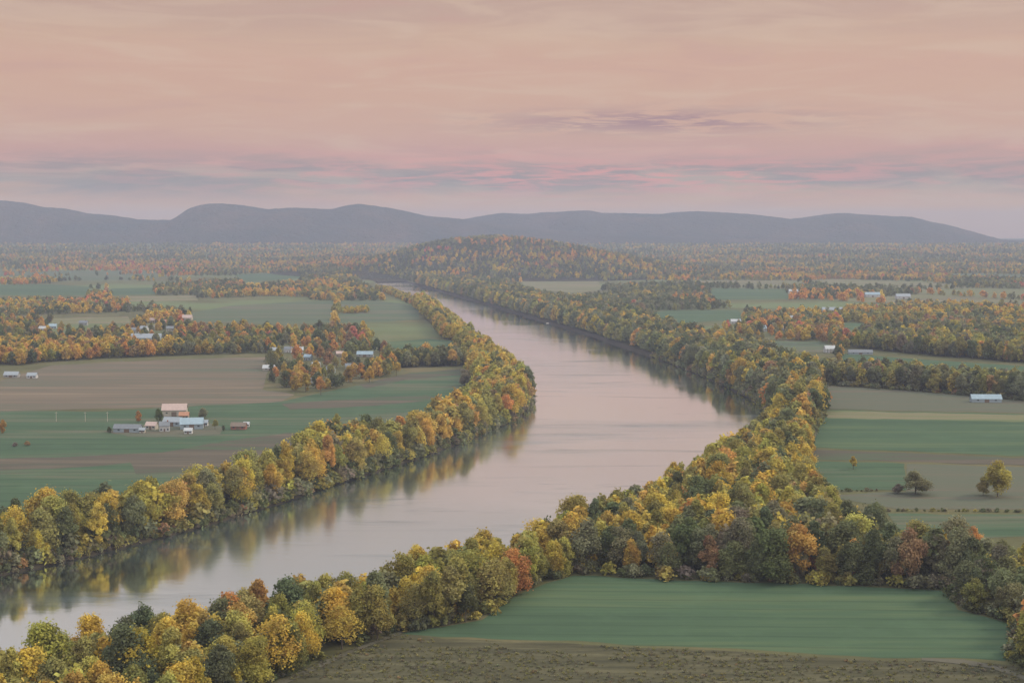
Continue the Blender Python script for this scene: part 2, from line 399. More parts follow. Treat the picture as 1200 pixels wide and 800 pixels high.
# the farm on the left meadow
house(150, 506, 25, 8, 3.6, -3, 'blue', 'slate', 'farm_shed', 'long low shed with blue grey front at the left end of the farmyard', 'shed', True)
house(205, 487, 24, 13, 6.5, 6, 'cream', 'pink', 'barn', 'big barn with pale pink roof at the back of the farmyard', 'barn', True)
house(216, 491, 9, 7, 4, 4, 'tan', 'rust', 'farm_shed', 'small shed with rust roof in front of the pink roofed barn', 'shed', True)
house(225, 502, 21, 12, 5.0, 10, 'blue', 'blue', 'barn', 'blue roofed barn at the right end of the farmyard', 'barn', True)
house(203, 499, 17, 9, 4.5, -8, 'blue', 'pale', 'barn', 'pale roofed barn left of the blue roofed barn', 'barn', True)
house(221, 508, 7, 5, 3.0, 0, 'white', 'white', 'farm_shed', 'small white shed in front of the blue roofed barn', 'shed', True)
house(193, 505, 9, 8, 5.4, 12, 'white', 'slate', 'farmhouse', 'white farmhouse in the middle of the farmyard', 'house')
house(178, 503, 10, 7, 4, -10, 'cream', 'pink', 'farm_shed', 'cream shed between the long shed and the farmhouse', 'shed', True)
house(167, 507, 5, 4, 2.8, 0, 'cream', 'pale', 'farm_shed', 'tiny cream shed at the right end of the long blue grey shed', 'shed', True)
house(240, 499, 6, 5, 3.4, 0, 'white', 'pale', 'farm_shed', 'small pale shed behind the blue roofed barn', 'shed', True)
house(280, 503, 14, 7, 3.4, -4, 'red', 'brown', 'barn', 'dark red low barn standing apart right of the farmyard', 'barn', True)
house(289, 500, 5, 4, 2.8, 0, 'white', 'white', 'farm_shed', 'tiny white shed at the end of the dark red barn', 'shed', True)
# left edge depot
house(14, 442, 18, 9, 3.4, -2, 'grey', 'pale', 'farm_shed', 'grey low building by the left edge above the brown field', 'shed', True)
house(38, 443, 12, 8, 3.4, -2, 'white', 'pale', 'farm_shed', 'white low building right of the grey one by the left edge', 'shed', True)
# village by the orange trees
vil = [(318, 434, 22, 9, 3.4, 2, 'cream', 'white', 'barn', True, 'long pale roofed barn at the left end of the village'),
       (322, 414, 13, 9, 5.2, 15, 'white', 'pale', 'house', False, 'white house behind the long pale roofed barn'),
       (338, 413, 12, 9, 5.4, -12, 'white', 'slate', 'house', False, 'slate roofed white house in the village back row'),
       (350, 414, 14, 10, 5.6, 8, 'white', 'white', 'house', False, 'large white house with white roof in the village back row'),
       (370, 432, 11, 8, 5.4, 25, 'white', 'pale', 'house', False, 'white house behind the two orange village trees'),
       (361, 422, 11, 8, 5.0, -20, 'blue', 'blue', 'house', False, 'blue house in the middle of the village'),
       (361, 451, 10, 8, 5.2, 12, 'white', 'slate', 'house', False, 'white house between the two orange village trees'),
       (388, 437, 11, 8, 5.2, -6, 'blue', 'slate', 'house', False, 'blue walled slate roofed house right of the orange trees'),
       (410, 433, 12, 8, 5.0, 10, 'blue', 'slate', 'house', False, 'pale blue house near the right end of the village'),
       (428, 418, 24, 10, 4.0, -4, 'grey', 'blue', 'barn', True, 'long blue roofed barn at the right end of the village'),
       (398, 418, 11, 8, 5.0, 20, 'tan', 'pink', 'house', False, 'tan house with pinkish roof left of the long blue roofed barn')]
for x, y, L, Wd, H, ro, wl, rf, nm, bn, lb in vil: house(x, y, L, Wd, H, ro, wl, rf, nm, lb, nm, bn, group='village houses on the left plain')
vil2 = [(172, 399, 52, 16, 5, -3, 'blue', 'pale', 'warehouse', True, 'long pale blue warehouse in front of the upper village'),
        (216, 375, 34, 14, 5, -3, 'cream', 'pink', 'warehouse', True, 'long pink roofed warehouse behind the upper village'),
        (158, 390, 14, 10, 5.4, 10, 'white', 'slate', 'house', False, 'slate roofed white house left in the upper village'),
        (169, 388, 14, 10, 5.4, -15, 'white', 'pale', 'house', False, 'pale roofed white house above the long blue warehouse'),
        (180, 386, 15, 10, 5.6, 5, 'white', 'white', 'house', False, 'all white house in the middle of the upper village'),
        (191, 380, 15, 10, 5.4, -8, 'red', 'rust', 'house', False, 'red house with rust roof in the upper village'),
        (199, 388, 13, 10, 5.2, 18, 'cream', 'slate', 'house', False, 'cream house right in the upper village'),
        (178, 378, 15, 10, 5.2, 0, 'tan', 'pink', 'house', False, 'tan house with pink roof at the back of the upper village'),
        (50, 389, 12, 10, 6.5, 0, 'white', 'white', 'house', False, 'lone bright white house among trees near the left edge'),
        (62, 385, 14, 10, 5, 10, 'blue', 'blue', 'house', False, 'blue house behind the lone bright white house'),
        (98, 381, 16, 10, 5, 0, 'grey', 'slate', 'house', False, 'grey house between the left edge and the upper village')]
for x, y, L, Wd, H, ro, wl, rf, nm, bn, lb in vil2: house(x, y, L, Wd, H, ro, wl, rf, nm, lb, nm, bn, group='houses of the upper village')
right = [(1155, 471, 32, 10, 4.0, -3, 'blue', 'blue', 'barn', True, 'long blue roofed barn at the edge of the striped field'),
         (972, 413, 16, 11, 6.0, 8, 'white', 'white', 'house', False, 'bright white house beyond the right hedge row'),
         (1008, 415, 36, 9, 3.0, -4, 'blue', 'slate', 'greenhouse', True, 'long pale greenhouse right of the bright white house'),
         (892, 388, 17, 12, 6.2, 12, 'white', 'blue', 'house', False, 'white house with blue roof right of the far meadow'),
         (913, 389, 16, 12, 6.0, -10, 'blue', 'pale', 'house', False, 'blue walled house next to the white one with blue roof'),
         (930, 376, 18, 12, 6.0, 5, 'white', 'pale', 'house', False, 'white house behind the blue walled house on the right plain'),
         (862, 379, 20, 10, 4.5, 0, 'white', 'white', 'house', False, 'white house at the right end of the far meadow'),
         (975, 366, 46, 14, 6, -2, 'cream', 'pale', 'warehouse', True, 'long pale warehouse among the right plain trees'),
         (1022, 348, 42, 16, 7, 0, 'white', 'blue', 'warehouse', True, 'far blue roofed warehouse on the right plain'),
         (1058, 350, 40, 16, 7, 3, 'white', 'pale', 'warehouse', True, 'far white warehouse on the right plain'),
         (930, 344, 30, 14, 7, 0, 'white', 'white', 'warehouse', True, 'far white building left of the far blue roofed warehouse')]
for x, y, L, Wd, H, ro, wl, rf, nm, bn, lb in right: house(x, y, L, Wd, H, ro, wl, rf, nm, lb, nm, bn)

# ------------------------------------------------------------------ tree meshes
m_leaf, nt, out = new_mat('autumn_leaves')
ti = nt.n('ShaderNodeAttribute', attribute_type='INSTANCER', attribute_name='tint').outputs['Color']
lv = nt.n('ShaderNodeAttribute', attribute_type='GEOMETRY', attribute_name='leaf_shade').outputs['Fac']
oc = nt.n('ShaderNodeTexCoord').outputs['Object']
oi = nt.n('ShaderNodeObjectInfo').outputs['Random']
off = nt.n('ShaderNodeVectorMath', operation='ADD'); nt.link(oc, off.inputs[0])
cmb = nt.n('ShaderNodeCombineXYZ'); nt.link(nt.math('MULTIPLY', oi, 90.0), cmb.inputs[0]); nt.link(cmb.outputs[0], off.inputs[1])
patch = nt.smooth(nt.noise(off.outputs[0], 0.16, 2, 0.5), 0.42, 0.66)
grn = nt.mix(0.5, ti, (0.11, 0.13, 0.065))
c = nt.mix(nt.math('MULTIPLY', patch, 0.75), ti, grn)
hsv = nt.n('ShaderNodeHueSaturation'); nt.link(c, hsv.inputs['Color'])
nt.put(hsv.inputs['Value'], nt.math('MULTIPLY_ADD', lv, 0.7, 0.65)); nt.put(hsv.inputs['Hue'], nt.math('MULTIPLY_ADD', lv, 0.03, 0.485))
df = nt.n('ShaderNodeBsdfDiffuse'); nt.link(hsv.outputs[0], df.inputs[0])
tr = nt.n('ShaderNodeBsdfTranslucent'); nt.link(hsv.outputs[0], tr.inputs[0])
ms = nt.n('ShaderNodeMixShader'); ms.inputs[0].default_value = 0.35
nt.link(df.outputs[0], ms.inputs[1]); nt.link(tr.outputs[0], ms.inputs[2]); nt.link(ms.outputs[0], out.inputs['Surface'])

m_bark = plain_mat('bark', (0.10, 0.085, 0.07), 0.9, 0.35, 0.8)

def crown_mesh(seed, H, Wd, base, nleaf, size, style='round'):
    """many small leaf faces spread on the lobes of a crown; H tree height, Wd crown width"""
    r = np.random.default_rng(seed)
    lobes = []
    if style == 'conifer':
        for k in range(9):
            t = k / 8
            for a in range(max(1, int(5 * (1 - t)))):
                an = r.uniform(0, 6.28); rad = (1 - t) * Wd * 0.26
                lobes.append((math.cos(an) * rad, math.sin(an) * rad, base + (H - base) * (0.08 + 0.86 * t), Wd * (0.27 * (1 - t) + 0.06)))
    else:
        nl = int(r.integers(26, 36))
        lean = r.uniform(-0.08, 0.08, 2) * Wd
        for k in range(nl):
            t = r.uniform(0, 1) ** 0.8
            an = r.uniform(0, 6.28)
            env = math.sin(math.pi * min(0.97, 0.24 + 0.72 * t)) ** 0.75
            rad = Wd * 0.5 * env * math.sqrt(r.uniform(0.1, 1.0)) * 0.84
            s = Wd * r.uniform(0.085, 0.19) * (0.75 + 0.35 * env)
            z = base + (H - base) * (0.08 + 0.82 * t)
            lobes.append((math.cos(an) * rad + lean[0] * t, math.sin(an) * rad + lean[1] * t, min(z, H - s * 0.8), s))
        lobes.append((lean[0], lean[1], H - Wd * 0.17, Wd * 0.17))
        lobes.append((0, 0, base + (H - base) * 0.5, Wd * 0.27))
    L = np.array(lobes)
    wgt = L[:, 3] ** 2; wgt /= wgt.sum()
    idx = r.choice(len(L), nleaf, p=wgt)
    d = r.normal(size=(nleaf, 3)); d[:, 2] += 0.25
    d /= np.linalg.norm(d, axis=1)[:, None]
    rr = r.uniform(0.5, 1.25, nleaf) ** 0.75
    loose = r.uniform(0, 1, nleaf) < 0.07; rr = np.where(loose, r.uniform(1.2, 1.7, nleaf), rr)
    pos = L[idx, :3] + d * (L[idx, 3] * rr)[:, None] * np.array([1, 1, 1.05])
    nrm = d + 0.75 * r.normal(size=(nleaf, 3)); nrm[:, 2] += 0.25
    nrm /= np.linalg.norm(nrm, axis=1)[:, None]
    ref = r.normal(size=(nleaf, 3))
    u = np.cross(nrm, ref); u /= np.linalg.norm(u, axis=1)[:, None]
    v = np.cross(nrm, u)
    sz = size * r.uniform(0.6, 1.35, nleaf)[:, None]
    q = np.stack([pos - u * sz * 0.55 - v * sz * .2, pos + u * sz * .15 - v * sz * 0.55, pos + u * sz * 0.6 + v * sz * .1, pos - u * sz * .1 + v * sz * 0.5], axis=1)
    verts = q.reshape(-1, 3)
    me = bpy.data.meshes.new('crown')
    me.vertices.add(len(verts)); me.vertices.foreach_set('co', verts.astype(np.float32).ravel())
    me.loops.add(nleaf * 4); me.loops.foreach_set('vertex_index', np.arange(nleaf * 4, dtype=np.int32))
    me.polygons.add(nleaf); me.polygons.foreach_set('loop_start', np.arange(0, nleaf * 4, 4, dtype=np.int32))
    me.update()
    lob = r.uniform(0, 1, len(L))
    sh = np.clip(0.68 * lob[idx] + 0.32 * r.uniform(0, 1, nleaf), 0, 1)
    at_ = me.attributes.new('leaf_shade', 'FLOAT', 'POINT')
    at_.data.foreach_set('value', np.repeat(sh, 4).astype(np.float32))
    me.materials.append(m_leaf)
    me.validate()
    return me, L

def tube(verts, faces, pts, radii, n=6):
    base = len(verts)
    for i, (p_, r_) in enumerate(zip(pts, radii)):
        d = (Vector(pts[min(i + 1, len(pts) - 1)]) - Vector(pts[max(i - 1, 0)])).normalized()
        a = d.orthogonal().normalized(); b_ = d.cross(a)
        for k in range(n):
            t = 2 * math.pi * k / n
            verts.append(Vector(p_) + a * (r_ * math.cos(t)) + b_ * (r_ * math.sin(t)))
    for i in range(len(pts) - 1):
        for k in range(n):
            faces.append((base + i * n + k, base + i * n + (k + 1) % n, base + (i + 1) * n + (k + 1) % n, base + (i + 1) * n + k))

def trunk_mesh(seed, H, L):
    r = random.Random(seed)
    V, Fc = [], []
    r0 = H * 0.016
    tube(V, Fc, [(0, 0, -0.3), (0.05, 0, H * 0.05), (0.1, 0.1, H * 0.25), (0.25, 0.1, H * 0.5), (0.2, 0.3, H * 0.8)], [r0 * 1.5, r0 * 1.1, r0 * 0.9, r0 * 0.6, r0 * 0.15])
    order = sorted(range(len(L)), key=lambda i: -L[i][3])[:8]
    for i in order:
        x, y, z, s = L[i]
        z0 = max(H * 0.14, min(z - 1.5, H * 0.6) * r.uniform(0.55, 0.85))
        tube(V, Fc, [(0.1, 0.1, z0), (x * 0.45, y * 0.45, z0 + (z - z0) * 0.6), (x, y, z)], [r0 * 0.5, r0 * 0.32, r0 * 0.08], 5)
    me = bpy.data.meshes.new('trunk'); me.from_pydata([tuple(v) for v in V], [], Fc); me.materials.append(m_bark)
    return me

NEAR = []
for k in range(14):
    narrow, sparse = k in (3, 8, 12), k in (5, 10)
    Wd = (8.6 + 0.5 * (k % 3)) if narrow else 12.6 + (k % 4) * 1.2
    base = 1.0 + (k % 3) * 0.7 + (1.5 if sparse else 0)
    me, L = crown_mesh(100 + k, 20, Wd, base, 3000 if sparse else (5200 if narrow else 6800), 0.62)
    NEAR.append((me, trunk_mesh(k, 20, L)))
MID, FAR = [], []
def proto(me, name, trunk=None):
    o = bpy.data.objects.new(name, me)
    return o
for k in range(6):
    me, L = crown_mesh(200 + k, 20, 13.0 + (k % 3) * 1.2, 1.4 + (k % 2), 1000, 1.55)
    MID.append(me)
for k in range(5):
    me, L = crown_mesh(300 + k, 20, 14 + (k % 3) * 1.5, 1.0, 230, 2.5)
    FAR.append(me)
me, L = crown_mesh(400, 22, 9, 1.5, 260, 2.0, 'conifer'); FAR.append(me)

PAL = {
    'golden yellow': (0.53, 0.39, 0.085), 'amber': (0.50, 0.335, 0.095), 'orange': (0.54, 0.285, 0.095), 'olive': (0.28, 0.255, 0.09),
    'yellow green': (0.38, 0.34, 0.095), 'dark green': (0.125, 0.142, 0.075), 'rust': (0.34, 0.215, 0.12), 'greyish green': (0.215, 0.22, 0.13),
    'red': (0.50, 0.18, 0.13), 'bare brown': (0.21, 0.18, 0.14),
}
def vivid(c, y):
    k = 1 + 0.06 * min(1, max(0, (y - 2000) / 2500)); m = sum(c) / 3
    return tuple(max(0.01, (m + (v - m) * k) * (0.9 + 0.25 * k)) for v in c)
def pick(mix, r):
    names = list(mix); w = np.array([mix[n] for n in names], float)
    return names[int(r.choice(len(names), p=w / w.sum()))]
def tinted(name, r):
    c = np.array(PAL[name]); c = c * r.uniform(0.82, 1.18) * np.array([r.uniform(0.93, 1.07), r.uniform(0.93, 1.07), r.uniform(0.85, 1.15)])
    return (float(c[0]), float(c[1]), float(c[2]))

MIX_A = {'golden yellow': 5.5, 'amber': 3.4, 'yellow green': 4.5, 'olive': 4, 'dark green': 1.1, 'orange': 0.9, 'rust': 0.2, 'greyish green': 1.2}
MIX_B = {'golden yellow': 4, 'amber': 1.8, 'yellow green': 4.2, 'olive': 4.6, 'dark green': 1.8, 'orange': 0.45, 'rust': 0.2, 'greyish green': 1.6}
MIX_D = {'golden yellow': 0.9, 'amber': 0.8, 'yellow green': 1.4, 'olive': 5, 'dark green': 5, 'orange': 0.25, 'rust': 0.6, 'greyish green': 4, 'red': 0.06, 'bare brown': 1.2}
MIX_C = {'golden yellow': 0.8, 'amber': 1.3, 'yellow green': 0.8, 'olive': 3.5, 'dark green': 6, 'orange': 0.3, 'rust': 0.5, 'greyish green': 4.5}
MIX_V = {'golden yellow': 1.5, 'amber': 2.0, 'yellow green': 1, 'olive': 2.5, 'dark green': 4, 'orange': 1.6, 'rust': 1.5, 'greyish green': 2, 'red': 0.4}

def inpoly(x, y, poly):
    x = np.asarray(x, float); y = np.asarray(y, float)
    ins = np.zeros(x.shape, bool)
    n = len(poly)
    for i in range(n):
        x1, y1 = poly[i]; x2, y2 = poly[(i + 1) % n]
        c_ = ((y1 > y) != (y2 > y))
        with np.errstate(divide='ignore', invalid='ignore'):
            c_ &= x < (x2 - x1) * (y - y1) / (y2 - y1 + 1e-12) + x1
        ins ^= c_
    return ins

FPOLY = [poly for (_n, mk, s_, poly) in FIELDS if mk != 'path']
TPOLY = [poly for (_n, mk, s_, poly) in FIELDS if mk == 'path']
def in_any(x, y, polys):
    r_ = np.zeros(np.shape(x), bool)
    for pl in polys: r_ |= inpoly(x, y, pl)
    return r_

def scatter(poly, spacing, mix, hmin, hmax, jitter=0.42, keep=1.0, name='', check_top=False, seed=1, edge=0.0):
    """jittered hexagonal planting inside a photo-outlined plot of ground"""
    r = np.random.default_rng(seed)
    W_ = [at(x, y) for x, y in poly]
    wp = [(v.x, v.y) for v in W_]
    x0, x1 = min(v[0] for v in wp), max(v[0] for v in wp); y0, y1 = min(v[1] for v in wp), max(v[1] for v in wp)
    out_ = []
    j = 0; y = y0
    gx, gy = [], []
    while y <= y1:
        xr = np.arange(x0 + (spacing / 2 if j % 2 else 0), x1, spacing)
        gx.append(xr); gy.append(np.full(xr.shape, y)); y += spacing * 0.87; j += 1
    gx = np.concatenate(gx); gy = np.concatenate(gy)
    gx = gx + r.uniform(-jitter, jitter, gx.shape) * spacing; gy = gy + r.uniform(-jitter, jitter, gy.shape) * spacing
    dl, dr = bank_l(gy) - gx, gx - bank_r(gy)
    sx = np.where((gy < D_END) & (np.abs(dl) < 14), -14.0, 0.0) + np.where((gy < D_END) & (np.abs(dr) < 14), 14.0, 0.0)
    ok = (inpoly(gx, gy, wp) | (inpoly(gx + sx, gy, wp) & (name in 'ABC'))) & (r.uniform(0, 1, gx.shape) < keep)
    ok &= ~((gx > bank_l(gy) - 2.0) & (gx < bank_r(gy) + 2.0) & (gy < D_END))
    px_, py_, _ = pix(gx, gy, np.full(gx.shape, 4.0))
    if seed not in (30, 31): ok &= ~in_any(px_, py_, FPOLY + TPOLY)
    if check_top:
        _, pt, _ = pix(gx, gy, np.full(gx.shape, 4.0 + (hmin + hmax) * 0.45))
        ok &= ~in_any(px_, pt, FPOLY) & ~in_any(px_, 0.5 * (pt + py_), FPOLY)
    for X, Y in zip(gx[ok], gy[ok]):
        h = min(hmax + 2, max(hmin - 4, r.normal((hmin + hmax) / 2, (hmax - hmin) * 0.38)))
        cl = pick(mix, r)
        out_.append(dict(x=float(X), y=float(Y), z=3.9, h=float(h), w=float(r.uniform(0.84, 1.22)), col=cl, tint=tinted(cl, r), rz=float(r.uniform(0, 6.28)), v=int(r.integers(0, 14)), belt=name, force=False))
    return out_

T = []
POLY_A = [(-260, 742), (0, 676), (120, 648), (250, 614), (350, 582), (450, 550), (540, 520), (600, 494), (619, 478), (622, 466), (612, 452), (596, 438), (578, 424), (552, 402), (527, 380), (508, 363), (497, 354.5),
          (484, 358), (505, 378), (520, 398), (545, 414), (552, 432), (562, 455), (545, 482), (455, 528), (392, 521), (335, 556), (250, 585), (180, 608), (100, 621), (50, 624), (0, 642), (-260, 700)]
POLY_B = [(-200, 868), (0, 822), (60, 806), (150, 778), (260, 757), (310, 748), (380, 724), (450, 717), (520, 692), (600, 674), (680, 634), (760, 604), (800, 578), (870, 536), (899, 512), (904, 499), (948, 500), (944, 560), (960, 596), (985, 628), (900, 640), (760, 648),
          (690, 668), (650, 680), (600, 702), (562, 727), (476, 738), (400, 763), (330, 793), (262, 830), (150, 880), (0, 935), (-160, 990)]
POLY_D = [(680, 670), (760, 648), (900, 640), (985, 628), (1010, 645), (1060, 664), (1110, 668), (1150, 672), (1118, 690), (1000, 685), (800, 679)]
POLY_C = [(904, 499), (900, 487), (885, 472), (850, 453), (800, 431), (740, 410), (690, 393), (640, 378), (600, 366), (560, 355), (520, 345), (490, 340), (470, 336), (480, 332),
          (520, 331), (600, 344), (650, 356), (720, 366), (760, 384), (810, 400), (860, 408), (910, 424), (948, 446), (966, 490), (948, 505)]
POLY_E = [(1118, 690), (1150, 672), (1200, 668), (1320, 690), (1400, 900), (1290, 870), (1215, 796), (1190, 770), (1190, 728), (1128, 713)]
POLY_F = [(945, 449), (1060, 457), (1200, 469), (1400, 484), (1400, 474), (1200, 459), (1060, 448), (945, 440)]
POLY_G = [(1005, 408), (1080, 416), (1210, 426), (1420, 441), (1420, 400), (1100, 391), (1010, 394)]
T += scatter(POLY_A, 10.2, MIX_A, 17, 25, name='A', seed=11)
T += scatter(POLY_B, 10.0, MIX_B, 15, 23, name='B', seed=12)
T += scatter(POLY_D, 9.5, MIX_D, 15, 24, name='D', seed=13)
T += scatter(POLY_C, 12.0, MIX_C, 19, 28, name='C', seed=14)
T += scatter(POLY_E, 10.5, MIX_D, 13, 21, name='E', seed=15)
T += scatter(POLY_F, 9.0, MIX_D, 18, 24, name='F', seed=16)
T += scatter(POLY_G, 11, MIX_D, 16, 24, name='G', seed=17)
T += scatter([(400, 366), (404, 364), (432, 364), (432, 367), (402, 368)], 11, {'golden yellow': 2, 'yellow green': 2}, 8, 12, name='G', seed=30)
T += scatter([(500, 357), (486, 351), (470, 345), (452, 338.5), (440, 338.5), (462, 348), (486, 360)], 11, MIX_A, 9, 13, name='G', seed=31)
# farmland village trees, left plain
T += scatter([(-60, 428), (25, 428), (60, 424), (130, 420), (200, 417), (215, 410), (-60, 408)], 10.5, {'golden yellow': 3, 'amber': 4, 'orange': 2.2, 'olive': 1.5, 'dark green': 1.5, 'rust': 1}, 14, 21, name='V', seed=18)
T += scatter([(205, 417), (318, 414), (325, 402), (205, 408)], 11, {'olive': 4, 'dark green': 3, 'amber': 1.2, 'greyish green': 2}, 11, 17, name='V', seed=19)
T += scatter([(316, 455), (345, 459), (385, 462), (400, 452), (470, 438), (455, 428), (380, 440), (316, 440)], 13, {'golden yellow': 2, 'amber': 3, 'orange': 2.2, 'olive': 2, 'dark green': 2.5, 'rust': 1}, 13, 20, keep=0.7, name='V', seed=20)
T += scatter([(316, 438), (380, 438), (455, 427), (545, 418), (540, 411), (450, 413), (430, 397), (310, 402)], 17, MIX_V, 11, 20, keep=0.5, name='V', check_top=True, seed=21)
T += scatter([(462, 431), (545, 429), (548, 420), (470, 422)], 9, {'dark green': 4, 'olive': 3, 'greyish green': 2, 'amber': 0.6}, 14, 20, name='V', seed=22)
T += scatter([(-80, 406), (205, 406), (440, 396), (430, 384), (215, 381), (-80, 376)], 17, MIX_V, 11, 19, keep=0.6, name='V', check_top=True, seed=23)
T += scatter([(905, 424), (985, 425), (985, 410), (870, 396), (860, 384), (980, 380), (1010, 392), (1000, 408)], 15, MIX_V, 12, 20, keep=0.75, name='V', check_top=True, seed=24)
# hedge lines and single trees out in the fields
def single(px_, py_, h, w_, cl, label=None, v=None):
    p_ = at(px_, py_); r = np.random.default_rng(int(px_ * 7 + py_))
    T.append(dict(x=p_.x, y=p_.y, z=3.9, h=h, w=w_, col=cl, tint=tinted(cl, r), rz=float(r.uniform(0, 6)), v=int(r.integers(0, 12)) if v is None else v, belt='S', force=True, label=label))
single(1169, 582, 22.0, 1.1, 'yellow green', 'broad yellow green tree standing alone in the grey field near the right edge', 1)
single(1152, 580, 11, 0.9, 'olive', 'small olive tree tucked against the left of the broad yellow green tree')
single(1000, 550, 9, 1.2, 'golden yellow', 'small round yellow bush alone in the brown strip left of the pale thicket')
single(1073, 579, 14, 1.7, 'greyish green', 'pale grey green thicket tree alone beside the small green field on the right', 2)
single(1052, 578, 6, 1.8, 'bare brown', 'low brown bush at the left foot of the pale grey green thicket')
single(1141, 646, 12.5, 1.0, 'orange', 'bright orange round tree beyond the dark belt near the right edge')
single(1024, 640, 22, 0.95, 'dark green', 'dark green tall tree rising above the belt at the corner of the fields')
single(1012, 655, 19, 0.9, 'rust', 'russet tree standing just below the tall dark green tree at the belt corner')
single(1030, 662, 13, 0.9, 'red', 'crimson small tree in the dark belt behind the near green field')
single(976, 604, 15, 1.1, 'golden yellow', 'golden tree at the field corner left of the tall dark green tree')
single(835, 606, 15, 1.0, 'orange', 'vivid orange tree deep in the near right bank wood beside the river bend')
single(738, 652, 20, 0.95, 'rust', 'russet orange tree on the near bank above the green field left corner')
single(83, 845, 12.5, 0.6, 'red', 'narrow red tree among the yellow trees at the bottom left corner')
single(162, 495, 10, 0.9, 'orange', 'small orange tree behind the long low shed of the farm')
single(3, 508, 11, 0.8, 'orange', 'orange tree alone at the left photo edge beside the green meadow')
single(32, 522, 3.6, 1.7, 'rust', 'low russet bush at the right end of the brown hedge line in the meadow')
single(18, 523, 3.2, 1.7, 'bare brown', 'low brown bush in the meadow left of the russet bush')
single(376, 463, 18, 0.95, 'orange', 'bright orange tree in front of the white village houses, rightmost of the two')
single(346, 457, 17, 0.8, 'orange', 'orange tree in front of the white village houses, leftmost of the two')
single(465, 440, 15, 1.0, 'golden yellow', 'golden tree at the right end of the village row above the green field')
single(433, 448, 17, 0.9, 'amber', 'amber tree in the village row just left of the golden end tree')
single(395, 510, 17, 0.85, 'yellow green', 'yellow green tree standing out of the left bank belt into the meadow')
single(735, 366, 24, 1.25, 'dark green', 'big dark tree clump left of the rust tree beyond the right bank')
single(752, 367, 21, 1.15, 'rust', 'big rust tree right of the dark clump beyond the right bank')
single(186, 494, 11, 1.0, 'dark green', 'dark green tree between the long shed and the pink roofed barn')
single(238, 490, 9, 1.2, 'greyish green', 'grey green tree right of the pink roofed barn')
single(252, 503, 8, 1.1, 'olive', 'olive tree just right of the blue roofed barn')
single(262, 505, 5, 1.4, 'dark green', 'low dark bush between the blue roofed barn and the dark red barn')
single(128, 507, 5, 1.2, 'dark green', 'low dark bush at the left end of the long low shed')
single(545, 452, 17, 1.2, 'bare brown', 'grey brown tree at the end of the green field inside the river bend')

for t in T:
    t['px'], t['py'], t['d'] = (float(v) for v in pix(t['x'], t['y'], t['z']))
    t['hp'] = t['h'] * F / t['d']; t['wp'] = 13.5 * t['h'] / 20 * t['w'] * F / t['d']

def hides_house(px_, py_, wp, hp, d):
    for (hx, hy, hw, hh, hd) in HOUSES:
        if d < hd + 8 and abs(px_ - hx) < wp * 0.42 + hw * 0.5 and py_ - hp < hy - 0.25 * hh and py_ > hy - hh: return True
    return False
rk = np.random.default_rng(3)
T = [t for t in T if t['force'] or not (t['belt'] in 'VGFC' and hides_house(t['px'], t['py'], t['wp'], t['hp'], t['d']) and rk.uniform() < 0.82)]
# which trees show, nearest first hidden test on a coarse picture
GW, GH = 1200, 800
idb = np.full((GH, GW), -1, np.int32)
order = sorted(range(len(T)), key=lambda i: -T[i]['d'])
for i in order:
    t = T[i]
    cx, cy = t['px'], t['py'] - t['hp'] * 0.55
    a, b = t['wp'] * 0.5, t['hp'] * 0.45
    x0, x1 = int(max(0, cx - a)), int(min(GW, cx + a + 1)); y0, y1 = int(max(0, cy - b)), int(min(GH, cy + b + 1))
    if x0 >= x1 or y0 >= y1: continue
    yy_, xx_ = np.mgrid[y0:y1, x0:x1]
    mk = ((xx_ - cx) / a) ** 2 + ((yy_ - cy) / b) ** 2 < 1
    idb[y0:y1, x0:x1][mk] = i
cnt = np.bincount(idb[idb >= 0], minlength=len(T))
N_IND = 300
forced = [i for i in range(len(T)) if T[i]['force'] and cnt[i] > 4]
cand = sorted([i for i in range(len(T)) if i not in set(forced)], key=lambda i: -cnt[i])
ind = set(forced + cand[:N_IND - len(forced)])

# ---- labels for the individual trees
def where(t):
    x = t['px']
    b = t['belt']
    if b == 'A':
        near = float(bank_l(t['y'])) - t['x'] < 17
        if x < 130: s = "left bank by the photo's left edge"
        elif x < 260: s = 'left bank below the farm buildings'
        elif x < 370: s = 'left bank beside the ploughed strip'
        elif x < 480: s = 'left bank midway to the bend'
        elif x < 560: s = 'left bank just before the bend'
        else: s = 'left bank at the river bend'
        return ('waterside', s) if near else ('inner', s)
    if b == 'B':
        near = t['x'] - float(bank_r(t['y'])) < 17
        if x < 140: s = 'near bank in the bottom left corner'
        elif x < 330: s = 'near bank at the bottom of the photo'
        elif x < 480: s = 'near bank beside the rough field'
        elif x < 640: s = 'near bank by the green field corner'
        elif x < 760: s = 'near bank above the green field'
        elif x < 860: s = 'wooded tip between river and fields'
        else: s = 'wood where the river bends right'
        return ('waterside', s) if near else ('inner', s)
    if b == 'D':
        if x < 800: s = "dark belt's left third"
        elif x < 930: s = "dark belt's middle"
        else: s = "dark belt's right end"
        return ('', s + ' behind the green field')
    if b == 'C':
        if x > 870: return ('', 'right bank clump beside the striped field')
        return ('', 'right bank facing the open water')
    if b == 'E':
        return ('', 'right edge beside the green field') if t['py'] < 735 else ('', 'bottom right corner')
    if b == 'F': return ('', 'hedge row behind the striped field')
    if b == 'G': return ('', 'far right wood beyond the hedge row')
    return ('', 'village on the left plain')
ORD = ['', 'leftmost', 'second', 'third', 'fourth', 'fifth', 'sixth', 'seventh', 'eighth', 'ninth', 'tenth', 'eleventh', 'twelfth', 'thirteenth', 'fourteenth', 'fifteenth', 'sixteenth', 'seventeenth', 'eighteenth', 'nineteenth', 'twentieth']
keys = {}
